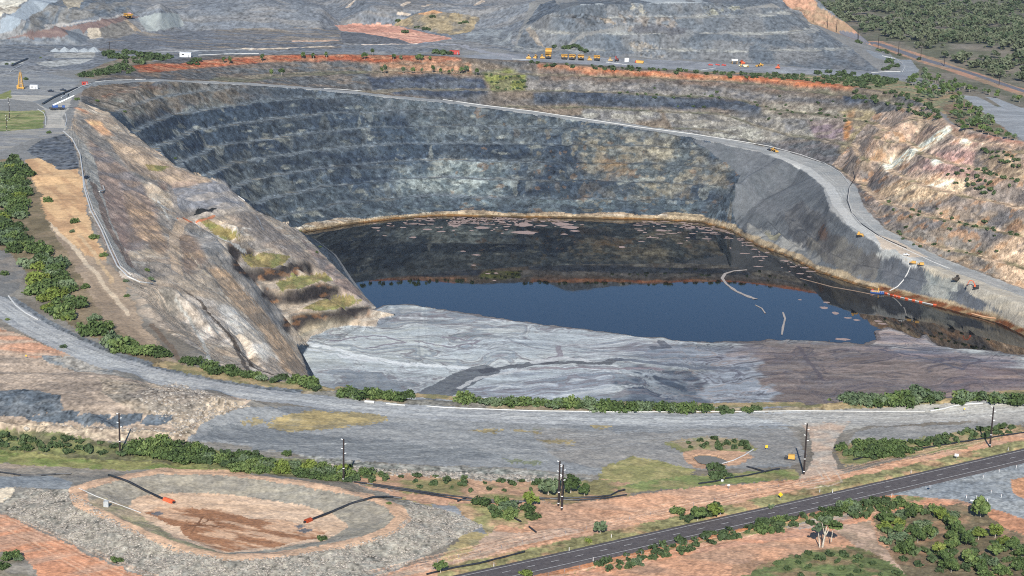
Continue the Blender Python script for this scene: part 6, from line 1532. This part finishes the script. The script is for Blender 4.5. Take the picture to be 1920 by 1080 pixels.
# the belt under the west rim
belt([(0,306),(28,300),(52,318),(60,362),(40,420),(60,455),(96,480),(128,540),(160,575),(205,612),(255,650),(300,672),(250,668),(190,640),(140,612),(96,590),(60,560),(66,520),(40,480),(8,462),(0,440)], 84, 5.2, 4.0, 7.4, 'rounded green shrub crowded in the belt below the orange slope', 'shrub belt below the orange slope', 'gggooy')
belt([(0,306),(40,306),(60,380),(20,440),(0,440)], 14, 7, 3.5, 5.5, 'rounded shrub at the thin upper end of the belt on the left edge', 'upper end of the shrub belt', 'ggo')
for px, py, w_, k, lb in [(90,378,26,'g','round dark shrub alone on the orange slope'),(140,418,24,'g','dark shrub on the orange slope left of the white pipe'),(176,447,22,'g','round shrub touching the white pipeline, upper of two'),(194,480,20,'g','round shrub touching the white pipeline, lower of two'),(160,540,22,'g','dark shrub standing clear of the belt on the tan slope'),(75,560,26,'o','wide grey shrub beside the lower haul road'),
      (90,580,30,'y','yellow-green shrub at the front of the belt'),(122,600,26,'y','smaller yellow-green shrub at the front of the belt'),(276,508,14,'g','upper dark shrub at the end of the white pipeline'),(282,525,16,'o','grey shrub at the end of the white pipeline'),(236,528,14,'o','low grey shrub under the pipeline end'),(238,556,16,'g','small dark shrub below the pipeline end'),(135,436,14,'o','small grey shrub halfway down the tan slope'),(8,515,20,'g','shrub at the left edge above the haul road'),(14,600,12,'g','small shrub on the outer side of the haul road'),(118,652,18,'o','grey shrub on the shoulder below the belt'),
      (92,250,12,'g','small green shrub at the tip of the dark rubble pile'),(144,188,14,'g','dark shrub at the head of the pit wall'),(182,190,10,'g','small shrub on the pale upper pit wall'),(234,210,8,'g','tiny shrub on the upper pit wall'),(328,298,8,'g','tiny shrub on the edge of the dark benches'),(600,464,9,'g','bright shrub on the promontory crest'),(594,474,8,'g','lower shrub on the promontory crest'),(563,434,8,'g','small shrub where the bank meets the promontory'),
      (218,1053,26,'g','round shrub on the rocky outer bank of the settling pond'),(603,1013,26,'g','round shrub on the inner bank of the settling pond'),(729,945,11,'g','tiny shrub on the crest right of the black hose'),(985,1078,26,'y','pale shrub at the bottom edge beside the highway'),(480,850,18,'o','shrub alone on the edge of the grey flat'),(538,852,26,'g','shrub on the edge of the grey flat right of a rusty drum'),
      (1445,952,18,'o','low grey shrub on the verge above the highway'),(1103,1016,18,'y','yellow-green bush on the verge right of the end of the black pipe'),(1757,768,12,'g','small shrub under the thick white pipe'),(1488,752,14,'y','yellow shrub on the near rim right of the tailings'),(20,1048,40,'g','dark shrub at the bottom left edge'),(4,1065,34,'g','second dark shrub at the bottom left corner'),(36,1050,20,'o','pale shrub beside the red track at the bottom left')]:
    single(px, py, w_, lb, k)
row([(384,694),(398,697),(352,680),(362,684),(424,698),(438,702),(456,706),(474,708),(500,711),(520,714),(534,714),(545,716),(582,726),(596,728),(272,660),(286,664),(300,666)], 3.0, 4.8, 'green shrub on the near rim left of the tailings', 'shrubs on the near rim left of the tailings')
row([(646,740),(658,742),(670,744),(686,744),(700,745),(716,747),(730,747),(742,748),(756,748),(770,748),(784,748),(798,749),(812,750)], 3.4, 5.2, 'green shrub in the rim clump below the white tailings streak', 'rim clump below the white tailings streak')
row([(862,752),(872,754),(882,755),(906,757),(918,757),(930,757),(942,757),(954,758),(966,758),(978,758),(992,759),(1006,759)], 3.0, 4.6, 'green shrub in the rim clump in front of the pale tailings', 'rim clump in front of the pale tailings')
row([(1036,761),(1050,762),(1076,763),(1090,764),(1104,765),(1116,766),(1128,767),(1142,767),(1156,766),(1170,766),(1184,767),(1198,767),(1212,768),(1226,768),(1240,768),(1256,770),(1268,772),(1282,771),(1296,770)], 3.0, 4.8, 'green shrub in the rim clump in front of the dark tailings', 'rim clump in front of the dark tailings')
row([(1318,768),(1332,770),(1346,770),(1360,771),(1376,772),(1400,772),(1416,770)], 2.2, 3.6, 'low shrub on the rim in front of the two-coloured tailings', 'low rim shrubs right of centre')
row([(1444,760),(1458,758),(1472,757),(1486,757),(1496,756)], 3, 4.2, 'shrub in the small rim clump in front of the brown tailings', 'small rim clump in front of the brown tailings', 'oog')
row([(1562,754),(1574,752),(1586,754),(1598,752),(1610,754),(1624,755),(1634,756)], 4.0, 6.0, 'grey-green shrub in the left of two large rim clumps', 'left large rim clump', 'oog')
row([(1656,756),(1668,757),(1680,756),(1692,757),(1704,756),(1712,751),(1722,752),(1732,750),(1742,750),(1750,749)], 4.4, 6.6, 'grey-green shrub in the right of two large rim clumps', 'right large rim clump', 'oog')
row([(1790,752),(1802,753),(1816,752),(1832,749),(1846,750),(1862,750),(1876,751),(1890,752),(1906,752),(1918,752),(1934,752)], 3.4, 5.2, 'green shrub in the rim row nearest the right edge', 'rim row nearest the right edge', 'ggo')
# drain
belt([(0,816),(90,822),(200,832),(240,842),(240,855),(120,848),(0,842)], 34, 4, 1.4, 3.0, 'low scattered shrub in the drain left of the first pole', 'low shrubs left of the first pole', 'ggoy')
belt([(250,836),(300,830),(340,838),(372,846),(372,868),(330,866),(280,856),(252,852)], 17, 3.6, 3.0, 4.6, 'tall dense shrub in the clump right of the first pole', 'dense clump right of the first pole', 'ggg')
belt([(372,852),(430,854),(520,868),(600,880),(650,888),(658,904),(600,900),(540,890),(460,884),(390,872)], 44, 3.6, 2.2, 4.0, 'green shrub in the long thicket between the first two poles', 'thicket between the first two poles', 'gggoy')
belt([(648,878),(690,884),(720,892),(730,904),(690,902),(650,900)], 12, 3, 1.6, 3.0, 'green shrub just right of the second pole', 'shrubs right of the second pole', 'ggo')
belt([(730,888),(900,900),(1030,905),(1020,925),(900,925),(760,912)], 22, 5, 1.0, 2.4, 'small shrub along the rubble edge in front of the grey flat', 'small shrubs along the rubble edge', 'ggo')
belt([(900,945),(960,946),(1000,955),(1000,972),(940,972),(905,962)], 9, 4, 2.4, 4.0, 'shrub in the clump left of the twin poles', 'clump left of the twin poles', 'gog')
for px, py, h_, k, lb in [(1028,928,7.5,'o','small tree left of the twin poles with a dark crown'),(1070,924,7.5,'g','small tree right of the twin poles with a round crown'),(995,948,6,'y','bright small tree left of the twin poles'),(1096,930,5,'g','smallest tree right of the twin poles'),(1308,975,6.5,'g','small tree on the verge above the highway, left of two'),(1340,968,5.5,'y','small yellow-green tree on the verge above the highway'),(1838,970,8,'g','bushy tree at the edge of the gravel turn-out'),(826,1074,4.5,'g','tiny slim tree at the bottom edge by the black pipe'),(1125,1000,5,'o','thin grey half-bare tree on the red earth')]:
    X, Y, Z = hit(px, py); tree(X, Y, h_, lb, k)
X, Y, Z = hit(1542, 1026)
t = thing('tree', 'tall pale-trunked eucalypt beside the red track below the highway', 'tree', (X, Y, Z))
mb = MB()
for a, b_, r0 in [((0,0,0),(1.0,.3,7.5),.34),((-.9,-.2,0),(-1.6,.3,5.5),.24),((.9,.3,4),(2.6,0,8.6),.2),((.5,.1,4),(-.8,-.5,8.5),.2),((2.8,1.0,1.5),(3.2,1,7),.18)]: mb.cyl(a, b_, r0, r0 * .5, 8)
mb.build('trunk', BARK, t)
for k, (dx, dy, dz, s_) in enumerate([(-1.6,.2,6.4,3.0),(2.6,0,8.4,3.4),(.4,0,8.8,3.2),(3.2,1,6.8,2.8)]):
    V, F, T = leaf_cloud(300 + k, 9, 44, .12, 1.0, .7, 0, .34); o = build_mesh('crown', V * s_ + np.array([dx, dy, dz]), F, (LG if k % 2 else LO), False, t)
    a_ = o.data.attributes.new('Leaf', 'FLOAT', 'POINT'); a_.data.foreach_set('value', T.astype(np.float32))
# near right
belt([(1560,838),(1600,830),(1660,832),(1720,830),(1800,812),(1900,800),(1900,812),(1800,830),(1720,846),(1640,860),(1600,860)], 40, 4, 1.4, 3.2, 'shrub in the green strip right of the junction road', 'green strip right of the junction road', 'ggo')
belt([(1600,838),(1640,830),(1690,832),(1700,850),(1620,862)], 10, 4, 2.6, 4.2, 'larger dark shrub in the strip right of the junction road', 'larger shrubs right of the junction road', 'gg')
belt([(1290,830),(1340,824),(1400,832),(1410,844),(1340,846),(1290,842)], 14, 3.5, 1.2, 2.4, 'low shrub behind the small muddy pond', 'low shrubs behind the muddy pond', 'ggo')
belt([(1320,880),(1360,876),(1370,895),(1330,898)], 8, 3, 1.5, 2.8, 'grey shrub in front of the small muddy pond', 'grey shrubs in front of the muddy pond', 'oo')
belt([(1270,962),(1340,950),(1350,962),(1290,982)], 8, 3, 1.8, 3.0, 'shrub on the verge beside the two small trees', 'verge shrubs beside the small trees', 'go')
belt([(1110,1062),(1180,1040),(1290,1012),(1390,988),(1480,968),(1500,975),(1400,1008),(1300,1032),(1180,1064),(1130,1072)], 46, 3.2, 1.2, 2.6, 'shrub in the verge row between the highway and red track', 'verge row between highway and red track', 'ggooyo')
belt([(1420,990),(1500,965),(1560,948),(1600,952),(1560,972),(1480,996),(1430,1005)], 16, 3.4, 1.8, 3.2, 'taller shrub in the verge row left of the pale-trunked tree', 'taller verge shrubs by the pale-trunked tree', 'gg')
belt([(1580,950),(1640,938),(1700,940),(1690,952),(1620,972),(1580,965)], 16, 3.4, 1.8, 3.2, 'dark shrub in the verge row right of the pale-trunked tree', 'verge shrubs right of the pale-trunked tree', 'ggo')
belt([(1640,975),(1700,955),(1790,960),(1800,1000),(1920,1010),(1930,1085),(1760,1085),(1690,1050),(1650,1010)], 60, 3.6, 1.4, 3.4, 'green shrub in the scrub patch at the bottom right', 'scrub patch at the bottom right', 'ggooyo')
for X, Y in scatter([(1650,985),(1720,960),(1800,985),(1920,1020),(1925,1075),(1780,1080),(1700,1040)], 26, 5.5): tree(X, Y, prnd.uniform(3.6, 6.2), 'small leafy tree in the scrub patch at the bottom right', prnd.choice('gyg'), 'small trees in the bottom right scrub')
belt([(1440,1055),(1520,1036),(1600,1040),(1700,1080),(1500,1085)], 22, 4, .8, 2.0, 'low shrub in the grass at the bottom right of centre', 'low shrubs in the bottom grass', 'gyo')
# far rim and walls
belt([(196,100),(240,98),(318,108),(318,118),(250,122),(196,108)], 26, 6, 3.6, 6.5, 'green tree-like shrub behind the orange bank left of the white hut', 'rim clump left of the white hut', 'ggo', True)
belt([(142,142),(190,134),(230,122),(240,132),(200,142),(160,146)], 22, 6, 3.2, 5.6, 'green shrub in the clump above the ramp start', 'clump above the ramp start', 'ggg', True)
belt([(232,122),(262,126),(250,142),(228,138)], 7, 5, 2.6, 4, 'shrub on the reddish bank above the ramp start', 'shrubs on the reddish bank', 'go', True)
belt([(346,112),(372,112),(374,122),(352,122)], 6, 4, 2.6, 4.2, 'shrub below the white site hut', 'shrubs below the white site hut', 'go', True)
for px, py, w_, lb in [(49,150,13,'round tree beside the yellow drill tower'),(76,109,6,'small shrub beside the white mound'),(12,121,8,'left shrub by the black bund'),(25,121,8,'right shrub by the black bund'),(375,111,6,'small shrub right of the white hut')]: single(px, py, w_, lb)
row([(810,100),(816,101),(824,101),(832,101),(838,102)], 4, 5.5, 'green shrub beside the red and white container', 'clump by the red and white container', 'gg', True, 3)
row([(761,62),(778,53),(784,52),(797,56),(805,57),(862,44),(868,42),(872,43),(812,33),(746,40)], 2.2, 4.2, 'dark shrub on the tan spoil hill', 'shrubs on the tan spoil hill', 'g', True, 1)
for px, py in [(684,112),(698,104),(738,113),(752,114),(780,114),(786,115),(792,116),(806,114),(715,138),(722,137),(756,139),(774,139),(791,138),(811,137),(826,140),(842,140),(848,139),(866,138),(874,138),(894,142),(420,119),(430,120),(492,116),(568,110),(508,144),(528,142),(568,112),(588,112),(612,110)]:
    X, Y, Z = hit(px, py); tree(X, Y, prnd.uniform(5.5, 9), 'slim young tree on the orange bench of the far wall', 'g', 'young trees on the far orange bench', True, .75)
belt([(905,120),(1000,118),(1180,128),(1300,134),(1500,142),(1640,152),(1640,168),(1500,152),(1300,142),(1180,136),(1000,128)], 120, 6, 2.0, 4.2, 'low green shrub along the far rim below the parked machines', 'low shrubs along the far rim', 'ggo', True)
belt([(1530,136),(1600,138),(1640,146),(1680,152),(1660,166),(1580,152),(1536,146)], 36, 6, 3.6, 6.0, 'dark shrub in the rim thicket below the loop road', 'rim thicket below the loop road', 'gg', True)
row([(1040,90),(1058,92),(1072,92),(1090,96),(1100,99),(1082,90)], 3, 5, 'shrub on the bank behind the parked haul trucks', 'shrubs behind the parked trucks', 'go', True, 2)
belt([(1650,120),(1670,112),(1682,118),(1680,130),(1655,132)], 9, 5, 3, 5, 'shrub inside the bend of the loop road', 'shrubs inside the loop road', 'go', True)
row([(1652,97),(1660,100),(1610,81),(1616,82),(1690,105),(1725,112)], 3, 5, 'shrub between the loop road and the forest road', 'shrubs by the forest road', 'go', True, 2)
for X, Y in scatter([(1700,152),(1730,138),(1790,158),(1900,188),(1920,196),(1850,180),(1800,172),(1770,184),(1750,196),(1700,170)], 64, 7): tree(X, Y, prnd.uniform(5.5, 9), 'woodland tree between the forest road and the grey yard', 'g', 'woodland by the grey yard', True, 1.0)
for X, Y in scatter([(1780,190),(1800,184),(1836,212),(1880,246),(1912,266),(1850,256),(1796,244),(1784,225)], 46, 6): tree(X, Y, prnd.uniform(5, 9), 'bushy tree on the rim above the red cliff edge', 'g', 'trees above the red cliff edge', True, 1.1)
belt([(1600,170),(1700,176),(1750,200),(1770,230),(1720,215),(1660,200),(1600,190)], 40, 6, 2.4, 4.6, 'shrub on the upper benches of the right wall', 'shrubs on the upper right benches', 'ggo', True)
belt([(1840,280),(1900,285),(1920,300),(1915,320),(1850,295)], 20, 4, 2, 3.6, 'shrub on the tan bench under the red cliff edge', 'shrubs under the red cliff edge', 'ggo', True)
belt([(1760,325),(1840,315),(1910,340),(1890,372),(1820,360)], 30, 4, 1.8, 3.4, 'shrub on the middle benches of the tan wall', 'shrubs on the middle tan benches', 'ggo', True)
belt([(1640,375),(1760,380),(1880,430),(1920,440),(1900,470),(1760,480),(1680,450)], 34, 5, 1.4, 2.8, 'small shrub on the lower benches of the right wall', 'small shrubs on the lower right benches', 'ggo', True)
belt([(1080,160),(1300,160),(1600,190),(1640,240),(1440,225),(1200,190)], 40, 8, 1.4, 2.8, 'small shrub dotted over the benches above the ramp', 'small shrubs above the ramp', 'ggo', True)
belt([(905,140),(985,142),(988,168),(925,170)], 16, 5, 1.6, 3.2, 'green shrub in the green gully on the far wall', 'shrubs in the green gully', 'gg', True)
plant_shrubs()
# the forest
FV = np.array([onz(*p)[:2] for p in [(1496,-4,-10),(1536,24,-10),(1566,40,-10),(1606,58,-10),(1664,79,-10),(1734,104,-10),(1812,128,-10),(1920,165,-10),(2060,206,-10)]] + [(2000,1700),(6000,4000),(6000,12500),(-6000,12500),(-6000,3100),(250,3000)]); fpts = []
frnd = np.random.default_rng(99)
while len(fpts) < 6200:
    Y_ = frnd.uniform(1480, 3500, 4000); X_ = Y_ * frnd.uniform(.02, .36, 4000)
    k = inpoly(X_ + 6 * (frnd.random(4000) - .5), Y_, FV) & (fbm(X_ / 45, Y_ / 60, 601, 3) > .42)
    fpts += list(zip(X_[k], Y_[k]))
fpts = np.array(fpts[:6200]); fpts = fpts[np.argsort(np.hypot(fpts[:, 0], fpts[:, 1]))]
_d2 = linedist(fpts[:, 0].astype(np.float32), fpts[:, 1].astype(np.float32), [h[:2] for h in hits(dens([(1490,2),(1530,30),(1560,48),(1600,66),(1660,88),(1730,112),(1810,136),(1920,174),(2050,215)], 12))], 40)
fpts = fpts[_d2 > 11]
FB = [leaf_cloud(700 + k, 6, 9, .17, .42, .34, .60, .34) for k in range(5)]
VV_, TT_ = [], []
fz = zat(fpts[:, 0], fpts[:, 1])
NI = 60
for i in range(NI): tree(fpts[i, 0], fpts[i, 1], prnd.uniform(7, 12), 'woodland tree at the near edge of the forest behind the forest road', 'g', 'trees at the near edge of the forest', True, 1.05)
for i in range(NI, len(fpts)):
    V, F, T = FB[i % 5]; h = 3.5 + 9.5 * frnd.random() ** 1.3; a = frnd.random() * 6.28; ca, sa = math.cos(a), math.sin(a)
    Q = V * np.array([h * 1.05, h * 1.05, h]); VV_.append(np.c_[Q[:, 0] * ca - Q[:, 1] * sa + fpts[i, 0], Q[:, 0] * sa + Q[:, 1] * ca + fpts[i, 1], Q[:, 2] + fz[i]]); TT_.append(T * .5 + 1.0 * frnd.random())
V = np.concatenate(VV_); T = np.concatenate(TT_)
me = leaf_mesh('forest', leaf_mat('forest leaves', (40,56,40), (62,80,54), (98,104,80)), V, np.arange(len(V)).reshape(-1, 4), T)
o = bpy.data.objects.new('forest', me); COL.objects.link(o); o['kind'] = 'stuff'; o['label'] = 'open green woodland stretching away beyond the forest road'
# loose rock on the slopes of the settling pond and the drain edge
def rubble(P, n, r0, r1, name, label, m, zed=None):
    Pw = np.array(wp(P, zed)); x0, y0 = Pw.min(0); x1, y1 = Pw.max(0)
    X_ = frnd.uniform(x0, x1, n * 4); Y_ = frnd.uniform(y0, y1, n * 4); k = np.nonzero(inpoly(X_, Y_, Pw))[0][:n]; X_, Y_ = X_[k], Y_[k]
    base = np.array([(-1,-1,-.6),(1,-1,-.6),(1,1,-.6),(-1,1,-.6),(-.7,-.6,.5),(.6,-.7,.6),(.7,.6,.45),(-.5,.7,.6)]); Fb = np.array([(4,5,6,7),(0,1,5,4),(1,2,6,5),(2,3,7,6),(3,0,4,7)])
    nn = len(X_); r = r0 + (r1 - r0) * frnd.random(nn) ** 2.5; a = frnd.random(nn) * 6.28; ca, sa = np.cos(a), np.sin(a)
    B = base[None] * (1 + .5 * (frnd.random((nn, 8, 3)) - .5)) * r[:, None, None]
    Vx = B[:, :, 0] * ca[:, None] - B[:, :, 1] * sa[:, None] + X_[:, None]; Vy = B[:, :, 0] * sa[:, None] + B[:, :, 1] * ca[:, None] + Y_[:, None]; Vz = B[:, :, 2] * .8 + zat(X_, Y_)[:, None] - .02
    V = np.stack([Vx, Vy, Vz], -1).reshape(-1, 3); F = (Fb[None] + (np.arange(nn) * 8)[:, None, None]).reshape(-1, 4)
    me = leaf_mesh(name, m, V, F, np.repeat(frnd.random(nn), 8)); o = bpy.data.objects.new(name, me); COL.objects.link(o); o['kind'] = 'stuff'; o['label'] = label
RK = leaf_mat('grey riprap', (120,112,102), (150,142,130), (184,174,160))
for e_, (p_) in zip(RK.node_tree.nodes['Color Ramp'].color_ramp.elements, (0, .3, .75)): pass
nt = RK.node_tree
for l in list(nt.links):
    if l.to_node.type == 'VALTORGB': nt.links.remove(l)
_a = [n for n in nt.nodes if n.type == 'ATTRIBUTE'][0]; nt.links.new(_a.outputs['Fac'], [n for n in nt.nodes if n.type == 'VALTORGB'][0].inputs[0])
rubble([(60,915),(140,925),(210,972),(270,1003),(350,1033),(430,1048),(500,1046),(600,1033),(690,1013),(740,994),(764,968),(770,940),(850,960),(905,985),(860,1010),(760,1060),(640,1105),(480,1125),(330,1100),(240,1065),(140,1020),(60,985),(0,960)], 15000, .13, .42, 'riprap', 'grey rocks piled on the outer bank of the settling pond', RK)
rubble([(600,868),(700,878),(900,888),(1080,894),(1060,906),(900,902),(760,892),(640,884)], 1600, .15, .7, 'riprap', 'pale rubble along the front edge of the grey flat', RK)
rubble([(250,740),(330,716),(410,742),(462,760),(400,780),(340,818),(200,806),(60,795),(200,800),(320,804)], 2200, .15, .7, 'riprap', 'pale stones scattered over the rubble mound', RK)

# ---------------------------------------------------------------- air
hm = bpy.data.materials.new('thin dusty air'); hm.use_nodes = True
nt = hm.node_tree
for n in list(nt.nodes): nt.nodes.remove(n)
vo = nt.nodes.new('ShaderNodeVolumePrincipled'); vo.inputs['Color'].default_value = (.80, .88, 1.0, 1); vo.inputs['Density'].default_value = HAZE
vo.inputs['Anisotropy'].default_value = 0.0
oo = nt.nodes.new('ShaderNodeOutputMaterial'); nt.links.new(vo.outputs[0], oo.inputs['Volume'])
x0, x1, y0, y1, z0, z1 = -4900, 4900, -60, 12100, WZ - 12, CAM_H + 25
hz = build_mesh('haze', [(x0,y0,z0),(x1,y0,z0),(x1,y1,z0),(x0,y1,z0),(x0,y0,z1),(x1,y0,z1),(x1,y1,z1),(x0,y1,z1)], [(3,2,1,0),(4,5,6,7),(0,1,5,4),(1,2,6,5),(2,3,7,6),(3,0,4,7)], hm, False)
hz['kind'] = 'stuff'; hz['label'] = 'thin pale blue haze lying over the whole mine'
